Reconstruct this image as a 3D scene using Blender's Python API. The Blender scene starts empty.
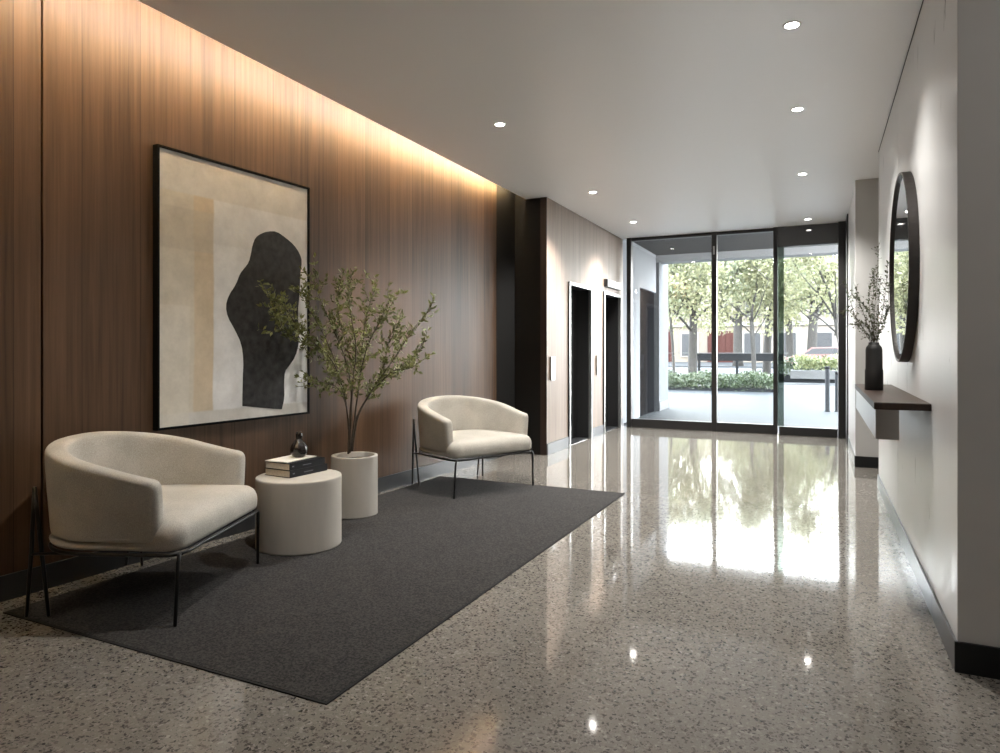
import bpy, bmesh, math, random
from mathutils import Vector, Matrix

random.seed(7)
SC = bpy.context.scene
COL = SC.collection
PI = math.pi

# ---------------------------------------------------------------- camera model
F, H, CX, CY, VX = 675.0, 1.15, 500.0, 350.0, 820.0
TH = math.atan((VX - CX) / F)
CT, ST = math.cos(TH), math.sin(TH)

cam = bpy.data.cameras.new('camera')
cam.sensor_width = 36.0
cam.lens = F / 1000.0 * 36.0
cam.shift_y = (CY - 376.5) / 1000.0
cam.clip_start = 0.05
cam.clip_end = 400
camo = bpy.data.objects.new('camera', cam)
camo.location = (0, 0, H)
camo.rotation_euler = (PI / 2, 0, TH)
COL.objects.link(camo)
SC.camera = camo


def along(u, v, dep):
    """world point on the sight line through photo point (u, v) at depth dep"""
    x = (u - CX) / F
    return Vector(((x * CT - ST) * dep, (x * ST + CT) * dep, H + (CY - v) / F * dep))


def wall_x(y):
    """the walnut wall runs very slightly askew to the corridor"""
    return -3.385 + 0.060 * (y - 1.78)


WALL_ANG = math.atan(0.060)

# ---------------------------------------------------------------- materials
MATS = {}


def new_mat(name):
    m = bpy.data.materials.new(name)
    m.use_nodes = True
    nt = m.node_tree
    b = nt.nodes['Principled BSDF']
    MATS[name] = m
    return m, nt, b


def N(nt, kind, **kw):
    n = nt.nodes.new(kind)
    for k, v in kw.items():
        if k.startswith('i_'):
            n.inputs[k[2:].replace('_', ' ')].default_value = v
        else:
            setattr(n, k, v)
    return n


def ramp(nt, stops, interp='LINEAR'):
    r = nt.nodes.new('ShaderNodeValToRGB')
    r.color_ramp.interpolation = interp
    els = r.color_ramp.elements
    while len(els) > 1:
        els.remove(els[-1])
    els[0].position = stops[0][0]
    els[0].color = tuple(stops[0][1]) + (1,)
    for p, c in stops[1:]:
        e = els.new(p)
        e.color = tuple(c) + (1,)
    return r


def g(v):
    return (v, v, v)


def simple(name, col, rough=0.5, metal=0.0, spec=0.5, noise=0.0, nscale=30.0, bump=0.0, bscale=200.0, coat=0.0):
    m, nt, b = new_mat(name)
    b.inputs['Base Color'].default_value = tuple(col) + (1,)
    b.inputs['Roughness'].default_value = rough
    b.inputs['Metallic'].default_value = metal
    b.inputs['Specular IOR Level'].default_value = spec
    b.inputs['Coat Weight'].default_value = coat
    tc = N(nt, 'ShaderNodeTexCoord')
    if noise > 0:
        n = N(nt, 'ShaderNodeTexNoise', i_Scale=nscale, i_Detail=5.0)
        nt.links.new(tc.outputs['Object'], n.inputs['Vector'])
        r = ramp(nt, [(0.3, [c * (1 - noise) for c in col]), (0.7, [min(1, c * (1 + noise)) for c in col])])
        nt.links.new(n.outputs['Fac'], r.inputs['Fac'])
        nt.links.new(r.outputs['Color'], b.inputs['Base Color'])
    if bump > 0:
        n2 = N(nt, 'ShaderNodeTexNoise', i_Scale=bscale, i_Detail=3.0)
        nt.links.new(tc.outputs['Object'], n2.inputs['Vector'])
        bp = N(nt, 'ShaderNodeBump', i_Strength=bump, i_Distance=0.002)
        nt.links.new(n2.outputs['Fac'], bp.inputs['Height'])
        nt.links.new(bp.outputs['Normal'], b.inputs['Normal'])
    return m


def emission(name, col, strength):
    m, nt, b = new_mat(name)
    b.inputs['Base Color'].default_value = tuple(col) + (1,)
    b.inputs['Emission Color'].default_value = tuple(col) + (1,)
    b.inputs['Emission Strength'].default_value = strength
    return m


def wood(name, dark, light, rough, plank, axis='Y', coat=0.0, spec=0.5):
    """straight vertical veneer grain, leaf by leaf; axis is the horizontal direction"""
    m, nt, b = new_mat(name)
    L = nt.links.new
    tc = N(nt, 'ShaderNodeTexCoord')
    sep = N(nt, 'ShaderNodeSeparateXYZ')
    L(tc.outputs['Object'], sep.inputs[0])
    hor = sep.outputs[axis]
    # leaf number
    d = N(nt, 'ShaderNodeMath', operation='DIVIDE')
    L(hor, d.inputs[0]); d.inputs[1].default_value = plank
    fl = N(nt, 'ShaderNodeMath', operation='FLOOR')
    L(d.outputs[0], fl.inputs[0])
    wn = N(nt, 'ShaderNodeTexWhiteNoise', noise_dimensions='1D')
    L(fl.outputs[0], wn.inputs['W'])
    # grain: stretched noise, shifted leaf by leaf
    sc1 = N(nt, 'ShaderNodeMath', operation='MULTIPLY'); L(hor, sc1.inputs[0]); sc1.inputs[1].default_value = 46.0
    sh = N(nt, 'ShaderNodeMath', operation='MULTIPLY'); L(wn.outputs['Value'], sh.inputs[0]); sh.inputs[1].default_value = 37.0
    zz = N(nt, 'ShaderNodeMath', operation='MULTIPLY'); L(sep.outputs['Z'], zz.inputs[0]); zz.inputs[1].default_value = 0.9
    za = N(nt, 'ShaderNodeMath', operation='ADD'); L(zz.outputs[0], za.inputs[0]); L(sh.outputs[0], za.inputs[1])
    cb = N(nt, 'ShaderNodeCombineXYZ'); L(sc1.outputs[0], cb.inputs[0]); L(za.outputs[0], cb.inputs[1])
    n1 = N(nt, 'ShaderNodeTexNoise', i_Scale=1.0, i_Detail=6.0, i_Roughness=0.65, i_Distortion=0.35)
    L(cb.outputs[0], n1.inputs['Vector'])
    sc2 = N(nt, 'ShaderNodeMath', operation='MULTIPLY'); L(hor, sc2.inputs[0]); sc2.inputs[1].default_value = 9.0
    z2 = N(nt, 'ShaderNodeMath', operation='MULTIPLY'); L(za.outputs[0], z2.inputs[0]); z2.inputs[1].default_value = 0.6
    cb2 = N(nt, 'ShaderNodeCombineXYZ'); L(sc2.outputs[0], cb2.inputs[0]); L(z2.outputs[0], cb2.inputs[1])
    n2 = N(nt, 'ShaderNodeTexNoise', i_Scale=1.0, i_Detail=3.0, i_Distortion=0.8)
    L(cb2.outputs[0], n2.inputs['Vector'])
    a1 = N(nt, 'ShaderNodeMath', operation='MULTIPLY'); L(n1.outputs['Fac'], a1.inputs[0]); a1.inputs[1].default_value = 0.58
    a2 = N(nt, 'ShaderNodeMath', operation='MULTIPLY_ADD'); L(n2.outputs['Fac'], a2.inputs[0]); a2.inputs[1].default_value = 0.30; L(a1.outputs[0], a2.inputs[2])
    a3 = N(nt, 'ShaderNodeMath', operation='MULTIPLY_ADD'); L(wn.outputs['Value'], a3.inputs[0]); a3.inputs[1].default_value = 0.14; L(a2.outputs[0], a3.inputs[2])
    mid = [(p + q) / 2 for p, q in zip(dark, light)]
    r = ramp(nt, [(0.30, dark), (0.52, mid), (0.74, light)])
    L(a3.outputs[0], r.inputs['Fac'])
    # fine joint between leaves
    fr = N(nt, 'ShaderNodeMath', operation='FRACT'); L(d.outputs[0], fr.inputs[0])
    lt = N(nt, 'ShaderNodeMath', operation='LESS_THAN'); L(fr.outputs[0], lt.inputs[0]); lt.inputs[1].default_value = 0.004 / plank
    mx = N(nt, 'ShaderNodeMixRGB', blend_type='MIX'); mx.inputs['Color2'].default_value = tuple(c * 0.45 for c in dark) + (1,)
    lf = N(nt, 'ShaderNodeMath', operation='MULTIPLY'); L(lt.outputs[0], lf.inputs[0]); lf.inputs[1].default_value = 0.55
    L(lf.outputs[0], mx.inputs['Fac']); L(r.outputs['Color'], mx.inputs['Color1'])
    L(mx.outputs['Color'], b.inputs['Base Color'])
    b.inputs['Roughness'].default_value = rough
    b.inputs['Specular IOR Level'].default_value = spec
    bp = N(nt, 'ShaderNodeBump', i_Strength=0.12, i_Distance=0.002)
    L(n1.outputs['Fac'], bp.inputs['Height'])
    L(bp.outputs['Normal'], b.inputs['Normal'])
    return m


def make_terrazzo():
    m, nt, b = new_mat('terrazzo')
    L = nt.links.new
    tc = N(nt, 'ShaderNodeTexCoord')
    wob = N(nt, 'ShaderNodeTexNoise', i_Scale=75.0, i_Detail=2.0)
    L(tc.outputs['Object'], wob.inputs['Vector'])
    add = N(nt, 'ShaderNodeVectorMath', operation='MULTIPLY_ADD')
    L(wob.outputs['Color'], add.inputs[0]); add.inputs[1].default_value = (0.026, 0.026, 0.026); L(tc.outputs['Object'], add.inputs[2])

    def chips(scale, thr_d, prob, cols, prev):
        v = N(nt, 'ShaderNodeTexVoronoi', feature='F1', i_Scale=scale, i_Randomness=1.0)
        L(add.outputs[0], v.inputs['Vector'])
        sp = N(nt, 'ShaderNodeSeparateColor'); L(v.outputs['Color'], sp.inputs[0])
        a = N(nt, 'ShaderNodeMath', operation='LESS_THAN'); L(v.outputs['Distance'], a.inputs[0]); a.inputs[1].default_value = thr_d
        p = N(nt, 'ShaderNodeMath', operation='LESS_THAN'); L(sp.outputs[0], p.inputs[0]); p.inputs[1].default_value = prob
        f = N(nt, 'ShaderNodeMath', operation='MULTIPLY'); L(a.outputs[0], f.inputs[0]); L(p.outputs[0], f.inputs[1])
        r = ramp(nt, cols, 'CONSTANT'); L(sp.outputs[1], r.inputs['Fac'])
        mx = N(nt, 'ShaderNodeMixRGB'); L(f.outputs[0], mx.inputs['Fac']); L(prev, mx.inputs['Color1']); L(r.outputs['Color'], mx.inputs['Color2'])
        return mx.outputs['Color']

    base = N(nt, 'ShaderNodeTexNoise', i_Scale=2.2, i_Detail=4.0)
    L(tc.outputs['Object'], base.inputs['Vector'])
    br = ramp(nt, [(0.3, (0.182, 0.168, 0.147)), (0.7, (0.218, 0.202, 0.178))])
    L(base.outputs['Fac'], br.inputs['Fac'])
    c = br.outputs['Color']
    c = chips(150.0, 0.42, 0.55, [(0, (0.225, 0.210, 0.188)), (0.5, (0.125, 0.114, 0.101)), (0.8, (0.265, 0.25, 0.226))], c)
    c = chips(62.0, 0.42, 0.62, [(0, (0.245, 0.228, 0.204)), (0.35, (0.2, 0.182, 0.16)), (0.6, (0.138, 0.125, 0.110)), (0.8, (0.285, 0.268, 0.243))], c)
    c = chips(76.0, 0.43, 0.50, [(0, (0.072, 0.066, 0.060)), (0.4, (0.108, 0.097, 0.086)), (0.8, (0.056, 0.052, 0.049))], c)
    L(c, b.inputs['Base Color'])
    b.inputs['Roughness'].default_value = 0.085
    b.inputs['Specular IOR Level'].default_value = 0.85
    rr = N(nt, 'ShaderNodeTexNoise', i_Scale=35.0, i_Detail=3.0)
    L(tc.outputs['Object'], rr.inputs['Vector'])
    r2 = ramp(nt, [(0.3, g(0.04)), (0.75, g(0.075))]); L(rr.outputs['Fac'], r2.inputs['Fac'])
    L(r2.outputs['Color'], b.inputs['Roughness'])
    bp = N(nt, 'ShaderNodeBump', i_Strength=0.02, i_Distance=0.002)
    n5 = N(nt, 'ShaderNodeTexNoise', i_Scale=8.0, i_Detail=2.0); L(tc.outputs['Object'], n5.inputs['Vector'])
    L(n5.outputs['Fac'], bp.inputs['Height']); L(bp.outputs['Normal'], b.inputs['Normal'])
    return m


def make_glass(name, tint, refl=1.0):
    """clear architectural pane: straight-through plus a mirror part that grows at grazing angles"""
    m, nt, b = new_mat(name)
    L = nt.links.new
    nt.nodes.remove(b)
    out = [n for n in nt.nodes if n.type == 'OUTPUT_MATERIAL'][0]
    tr = N(nt, 'ShaderNodeBsdfTransparent'); tr.inputs['Color'].default_value = tuple(tint) + (1,)
    gl = N(nt, 'ShaderNodeBsdfGlossy'); gl.inputs['Roughness'].default_value = 0.0; gl.inputs['Color'].default_value = (1, 1, 1, 1)
    lw = N(nt, 'ShaderNodeLayerWeight', i_Blend=0.5)
    p = N(nt, 'ShaderNodeMath', operation='POWER'); L(lw.outputs['Facing'], p.inputs[0]); p.inputs[1].default_value = 5.0
    ma = N(nt, 'ShaderNodeMath', operation='MULTIPLY_ADD'); L(p.outputs[0], ma.inputs[0]); ma.inputs[1].default_value = 0.9 * refl; ma.inputs[2].default_value = 0.035 * refl
    mx = N(nt, 'ShaderNodeMixShader'); L(ma.outputs[0], mx.inputs['Fac']); L(tr.outputs[0], mx.inputs[1]); L(gl.outputs[0], mx.inputs[2])
    L(mx.outputs[0], out.inputs['Surface'])
    return m


def make_plaster(name, lo, hi, rough, streak=True, spec=0.5):
    m, nt, b = new_mat(name)
    L = nt.links.new
    tc = N(nt, 'ShaderNodeTexCoord')
    mp = N(nt, 'ShaderNodeMapping'); mp.inputs['Scale'].default_value = (7.0, 7.0, 0.9) if streak else (1.5, 1.5, 1.5)
    L(tc.outputs['Object'], mp.inputs['Vector'])
    n = N(nt, 'ShaderNodeTexNoise', i_Scale=1.6, i_Detail=7.0, i_Roughness=0.6); L(mp.outputs[0], n.inputs['Vector'])
    r = ramp(nt, [(0.3, lo), (0.7, hi)]); L(n.outputs['Fac'], r.inputs['Fac'])
    L(r.outputs['Color'], b.inputs['Base Color'])
    r2 = ramp(nt, [(0.3, g(rough * 0.8)), (0.7, g(rough * 1.2))]); L(n.outputs['Fac'], r2.inputs['Fac'])
    L(r2.outputs['Color'], b.inputs['Roughness'])
    b.inputs['Specular IOR Level'].default_value = spec
    bp = N(nt, 'ShaderNodeBump', i_Strength=0.05, i_Distance=0.004); L(n.outputs['Fac'], bp.inputs['Height']); L(bp.outputs['Normal'], b.inputs['Normal'])
    return m


def make_fabric(name, lo, hi, scale=900.0, bump=0.5, rough=0.9, sheen=0.15, mottle=0.25):
    m, nt, b = new_mat(name)
    L = nt.links.new
    tc = N(nt, 'ShaderNodeTexCoord')
    n = N(nt, 'ShaderNodeTexNoise', i_Scale=scale * 0.35, i_Detail=4.0, i_Roughness=0.7); L(tc.outputs['Object'], n.inputs['Vector'])
    n2 = N(nt, 'ShaderNodeTexNoise', i_Scale=6.0, i_Detail=2.0); L(tc.outputs['Object'], n2.inputs['Vector'])
    ad = N(nt, 'ShaderNodeMath', operation='MULTIPLY_ADD'); L(n2.outputs['Fac'], ad.inputs[0]); ad.inputs[1].default_value = mottle
    ml = N(nt, 'ShaderNodeMath', operation='MULTIPLY'); L(n.outputs['Fac'], ml.inputs[0]); ml.inputs[1].default_value = 1.0 - mottle
    L(ml.outputs[0], ad.inputs[2])
    r = ramp(nt, [(0.41, lo), (0.59, hi)]); L(ad.outputs[0], r.inputs['Fac'])
    L(r.outputs['Color'], b.inputs['Base Color'])
    b.inputs['Roughness'].default_value = rough
    b.inputs['Specular IOR Level'].default_value = 0.2
    b.inputs['Sheen Weight'].default_value = sheen
    bp = N(nt, 'ShaderNodeBump', i_Strength=bump, i_Distance=0.002); L(n.outputs['Fac'], bp.inputs['Height']); L(bp.outputs['Normal'], b.inputs['Normal'])
    return m


def make_leaf(name, lo, hi, trans=0.3, rough=0.5):
    m, nt, b = new_mat(name)
    L = nt.links.new
    tc = N(nt, 'ShaderNodeTexCoord')
    n = N(nt, 'ShaderNodeTexNoise', i_Scale=9.0, i_Detail=2.0); L(tc.outputs['Object'], n.inputs['Vector'])
    r = ramp(nt, [(0.3, lo), (0.7, hi)]); L(n.outputs['Fac'], r.inputs['Fac'])
    L(r.outputs['Color'], b.inputs['Base Color'])
    b.inputs['Roughness'].default_value = rough
    out = [q for q in nt.nodes if q.type == 'OUTPUT_MATERIAL'][0]
    t = N(nt, 'ShaderNodeBsdfTranslucent'); L(r.outputs['Color'], t.inputs['Color'])
    mx = N(nt, 'ShaderNodeMixShader'); mx.inputs['Fac'].default_value = trans
    L(b.outputs[0], mx.inputs[1]); L(t.outputs[0], mx.inputs[2]); L(mx.outputs[0], out.inputs['Surface'])
    return m


def make_paving(name, c1, c2, cj, bx, by, rough=0.55):
    m, nt, b = new_mat(name)
    L = nt.links.new
    tc = N(nt, 'ShaderNodeTexCoord')
    br = N(nt, 'ShaderNodeTexBrick', i_Scale=1.0)
    br.inputs['Color1'].default_value = tuple(c1) + (1,); br.inputs['Color2'].default_value = tuple(c2) + (1,); br.inputs['Mortar'].default_value = tuple(cj) + (1,)
    br.inputs['Brick Width'].default_value = bx; br.inputs['Row Height'].default_value = by; br.inputs['Mortar Size'].default_value = 0.008
    L(tc.outputs['Object'], br.inputs['Vector'])
    L(br.outputs['Color'], b.inputs['Base Color'])
    b.inputs['Roughness'].default_value = rough
    b.inputs['Specular IOR Level'].default_value = 0.06
    return m


M = {}
M['walnut'] = wood('walnut', (0.031, 0.0172, 0.0098), (0.148, 0.085, 0.048), 0.42, 0.31, spec=0.3)
M['lift_wood_glare'] = wood('walnut_lift_glare', (0.17, 0.125, 0.096), (0.32, 0.246, 0.196), 0.5, 0.21, spec=0.3)  # same walnut, its daylight glare put in as a lighter colour
M['shelf_wood'] = wood('walnut_shelf', (0.020, 0.011, 0.008), (0.062, 0.034, 0.023), 0.42, 5.0, 'X')
M['terrazzo'] = make_terrazzo()
M['ceiling'] = simple('ceiling_paint', (0.90, 0.90, 0.895), 0.38, spec=1.0)
M['plaster'] = make_plaster('microcement', (0.58, 0.578, 0.572), (0.66, 0.658, 0.652), 0.33, spec=0.6)
M['pier'] = make_plaster('pier_paint', (0.50, 0.495, 0.48), (0.54, 0.535, 0.52), 0.8, streak=False, spec=0.2)
M['back'] = simple('back_wall_paint', (0.30, 0.285, 0.27), 0.9)
M['dark_panel'] = simple('dark_panel', (0.007, 0.0068, 0.0065), 0.6, spec=0.25)
M['base_metal'] = simple('baseboard_metal', (0.030, 0.032, 0.035), 0.35, metal=0.0, spec=0.45)
M['base_lift'] = simple('baseboard_lift_metal', (0.11, 0.115, 0.125), 0.5, spec=0.35)
M['base_black'] = simple('baseboard_black', (0.010, 0.0105, 0.011), 0.5, spec=0.3)
M['base_steel'] = simple('baseboard_steel', (0.17, 0.175, 0.185), 0.34, metal=1.0)
M['black_metal'] = simple('black_metal', (0.010, 0.010, 0.010), 0.4, spec=0.4)
M['frame_dark'] = simple('storefront_metal', (0.022, 0.021, 0.021), 0.35, spec=0.5)
M['transom'] = simple('transom_panel', (0.040, 0.041, 0.043), 0.06, spec=0.7)
M['steel'] = simple('brushed_steel', (0.50, 0.50, 0.495), 0.4, metal=1.0)
M['polished'] = simple('polished_steel', (0.66, 0.66, 0.65), 0.34, metal=1.0)
M['lift_dark'] = simple('lift_dark_metal', (0.018, 0.018, 0.0185), 0.35, spec=0.4)
M['glass'] = make_glass('window_glass', (0.985, 0.995, 0.99), 1.0)
M['glass_green'] = make_glass('tinted_glass', (0.36, 0.41, 0.385), 2.0)
M['mirror'] = simple('mirror_silver', (0.90, 0.91, 0.91), 0.004, metal=1.0)
M['bronze'] = simple('bronze_frame', (0.018, 0.014, 0.012), 0.4, spec=0.45)
M['linen'] = make_fabric('chair_linen', (0.345, 0.325, 0.283), (0.50, 0.473, 0.420), 700, 0.5)
M['rug'] = make_fabric('rug_wool', (0.007, 0.0068, 0.0070), (0.048, 0.0440, 0.0415), 300, 0.7, 0.95, 0.05, 0.06)
M['rug_edge'] = simple('rug_binding', (0.008, 0.008, 0.008), 0.9)
M['plaster_table'] = make_plaster('table_plaster', (0.39, 0.363, 0.318), (0.455, 0.424, 0.374), 0.7, spec=0.3)
M['pot'] = make_plaster('pot_plaster', (0.37, 0.35, 0.31), (0.43, 0.405, 0.362), 0.7, spec=0.3)
M['soil'] = simple('soil', (0.030, 0.023, 0.017), 0.95, spec=0.02, noise=0.5, nscale=60, bump=1.0, bscale=120)
M['bark'] = simple('plant_bark', (0.075, 0.057, 0.040), 0.8, noise=0.3, nscale=60)
M['leaf'] = make_leaf('plant_leaf', (0.095, 0.108, 0.030), (0.27, 0.28, 0.10), 0.3)
M['twig_leaf'] = make_leaf('twig_leaf', (0.040, 0.050, 0.022), (0.10, 0.115, 0.055), 0.2)
M['black_vase'] = simple('matte_black_clay', (0.011, 0.0105, 0.010), 0.55, spec=0.4, bump=0.3, bscale=90)
M['brown_vase'] = simple('glazed_brown', (0.014, 0.009, 0.007), 0.22, spec=0.6)
M['book_cover'] = simple('book_cover', (0.006, 0.0065, 0.0085), 0.55, spec=0.2)
M['pages'] = simple('book_pages', (0.50, 0.45, 0.37), 0.85, noise=0.15, nscale=160)
M['magazine'] = simple('magazine_paper', (0.80, 0.77, 0.70), 0.6)
M['foil'] = simple('spine_lettering', (0.12, 0.13, 0.15), 0.5)
M['canvas_edge'] = simple('art_frame', (0.004, 0.004, 0.004), 0.7, spec=0.1)
M['ink'] = simple('art_black', (0.020, 0.0195, 0.0195), 0.8, noise=0.75, nscale=22, bump=0.4, bscale=160)
M['led'] = emission('led_strip', (1.0, 0.67, 0.29), 56.0)
M['lamp'] = emission('downlight_lens', (1.0, 0.95, 0.88), 45.0)
M['trim_white'] = simple('downlight_trim', (0.75, 0.75, 0.74), 0.5)
M['display'] = simple('indicator_display', (0.16, 0.165, 0.17), 0.3)
M['lit'] = emission('indicator_lit', (0.95, 0.97, 1.0), 3.0)
M['button'] = simple('lift_button', (0.05, 0.05, 0.052), 0.4)
# outside
M['paving'] = make_paving('street_paving', (0.0235, 0.026, 0.0285), (0.0275, 0.030, 0.033), (0.018, 0.0195, 0.022), 1.2, 0.6)
M['asphalt'] = simple('asphalt', (0.04, 0.042, 0.046), 0.9, spec=0.05, noise=0.1, nscale=3)
M['white_line'] = simple('road_paint', (0.12, 0.12, 0.12), 0.7)
M['stone_pale'] = simple('pale_stone', (0.075, 0.077, 0.079), 0.9, spec=0.05, noise=0.06, nscale=4)
M['porch_white'] = simple('porch_cladding', (0.165, 0.176, 0.19), 0.9, spec=0.05)
M['porch_pilaster'] = simple('porch_pilaster', (0.085, 0.091, 0.099), 0.9, spec=0.05)
M['porch_grey'] = simple('porch_soffit', (0.075, 0.075, 0.076), 0.9, spec=0.05)
M['fascia'] = simple('porch_fascia', (0.19, 0.20, 0.215), 0.6)
M['porch_door'] = simple('porch_door', (0.006, 0.0062, 0.007), 0.95, spec=0.0)
M['facade'] = simple('facade_cream', (0.088, 0.075, 0.061), 0.85, noise=0.05, nscale=1)
M['facade2'] = simple('facade_white', (0.105, 0.094, 0.082), 0.85, noise=0.05, nscale=1)
M['facade3'] = simple('facade_rose', (0.22, 0.16, 0.13), 0.85, noise=0.05, nscale=1)
M['red_paint'] = simple('red_paint', (0.034, 0.0155, 0.0135), 0.9, spec=0.05)
M['stone_trim'] = simple('facade_trim', (0.14, 0.134, 0.124), 0.8)
M['window_dark'] = simple('facade_window', (0.03, 0.031, 0.033), 0.4, spec=0.1)
M['tree_bark'] = simple('tree_bark', (0.0115, 0.0105, 0.0092), 0.9, noise=0.3, nscale=9)
M['tree_leaf'] = make_leaf('tree_leaf', (0.092, 0.100, 0.052), (0.205, 0.205, 0.122), 0.5)
M['tree_leaf2'] = make_leaf('tree_leaf_dark', (0.062, 0.078, 0.043), (0.150, 0.162, 0.098), 0.5)
M['hedge'] = make_leaf('hedge_leaf', (0.013, 0.023, 0.010), (0.040, 0.056, 0.026), 0.3)
M['hedge_light'] = make_leaf('shrub_leaf', (0.10, 0.12, 0.05), (0.18, 0.195, 0.10), 0.35)
M['bollard'] = simple('bollard_metal', (0.014, 0.015, 0.017), 0.7, spec=0.1)
M['rail_grey'] = simple('rail_grey', (0.012, 0.013, 0.0145), 0.9, spec=0.05)
M['car_red'] = simple('car_red', (0.11, 0.055, 0.052), 0.25, coat=0.5)
M['car_white'] = simple('car_white', (0.75, 0.75, 0.75), 0.25, coat=0.5)
M['tyre'] = simple('tyre', (0.015, 0.015, 0.015), 0.8)


def make_art():
    """washed colour fields of the canvas, in the canvas's own coordinates (Y along, Z up)"""
    m, nt, b = new_mat('art_canvas')
    L = nt.links.new
    tc = N(nt, 'ShaderNodeTexCoord')
    sep = N(nt, 'ShaderNodeSeparateXYZ'); L(tc.outputs['Object'], sep.inputs[0])
    wob = N(nt, 'ShaderNodeTexNoise', i_Scale=3.0, i_Detail=4.0); L(tc.outputs['Object'], wob.inputs['Vector'])
    wy = N(nt, 'ShaderNodeMath', operation='MULTIPLY_ADD'); L(wob.outputs['Fac'], wy.inputs[0]); wy.inputs[1].default_value = 0.03; L(sep.outputs['Y'], wy.inputs[2])
    Y, Z = wy.outputs[0], sep.outputs['Z']

    def gt(sock, v, soft=0.006):
        r = N(nt, 'ShaderNodeMapRange'); L(sock, r.inputs['Value'])
        r.inputs['From Min'].default_value = v - soft; r.inputs['From Max'].default_value = v + soft
        return r.outputs[0]

    def mul(a, c):
        x = N(nt, 'ShaderNodeMath', operation='MULTIPLY'); L(a, x.inputs[0]); L(c, x.inputs[1]); return x.outputs[0]

    def inv(a):
        x = N(nt, 'ShaderNodeMath', operation='SUBTRACT'); x.inputs[0].default_value = 1.0; L(a, x.inputs[1]); return x.outputs[0]

    def over(prev, fac, col, amt=1.0):
        f = N(nt, 'ShaderNodeMath', operation='MULTIPLY'); L(fac, f.inputs[0]); f.inputs[1].default_value = amt
        x = N(nt, 'ShaderNodeMixRGB'); L(f.outputs[0], x.inputs['Fac']); L(prev, x.inputs['Color1']); x.inputs['Color2'].default_value = tuple(col) + (1,)
        return x.outputs['Color']

    base = N(nt, 'ShaderNodeRGB'); base.outputs[0].default_value = (0.62, 0.60, 0.56, 1)
    c = base.outputs[0]
    low = inv(gt(Z, 1.345))
    lowb = mul(low, gt(Z, 0.085))
    c = over(c, mul(lowb, inv(gt(Y, 0.385))), (0.62, 0.575, 0.485))
    c = over(c, mul(mul(lowb, inv(gt(Y, 0.385))), gt(Y, 0.25)), (0.60, 0.49, 0.345), 0.75)
    c = over(c, mul(mul(low, inv(gt(Z, 0.70))), inv(gt(Y, 0.22))), (0.67, 0.635, 0.56), 0.7)
    c = over(c, mul(mul(lowb, inv(gt(Y, 0.385))), mul(gt(Z, 1.02), inv(gt(Z, 1.26)))), (0.52, 0.48, 0.405), 0.55)
    c = over(c, mul(lowb, gt(Y, 0.385)), (0.70, 0.70, 0.69), 0.9)
    c = over(c, mul(mul(lowb, gt(Y, 0.385)), inv(gt(Z, 1.08))), (0.77, 0.77, 0.765), 0.7)
    n = N(nt, 'ShaderNodeTexNoise', i_Scale=7.0, i_Detail=8.0, i_Roughness=0.7); L(tc.outputs['Object'], n.inputs['Vector'])
    r = ramp(nt, [(0.25, g(0.72)), (0.75, g(1.12))]); L(n.outputs['Fac'], r.inputs['Fac'])
    mm = N(nt, 'ShaderNodeMixRGB', blend_type='MULTIPLY'); mm.inputs['Fac'].default_value = 0.8; L(c, mm.inputs['Color1']); L(r.outputs['Color'], mm.inputs['Color2'])
    L(mm.outputs['Color'], b.inputs['Base Color'])
    b.inputs['Roughness'].default_value = 0.85
    b.inputs['Specular IOR Level'].default_value = 0.2
    n2 = N(nt, 'ShaderNodeTexNoise', i_Scale=140.0); L(tc.outputs['Object'], n2.inputs['Vector'])
    bp = N(nt, 'ShaderNodeBump', i_Strength=0.3, i_Distance=0.002); L(n2.outputs['Fac'], bp.inputs['Height']); L(bp.outputs['Normal'], b.inputs['Normal'])
    return m


M['art'] = make_art()


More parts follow.
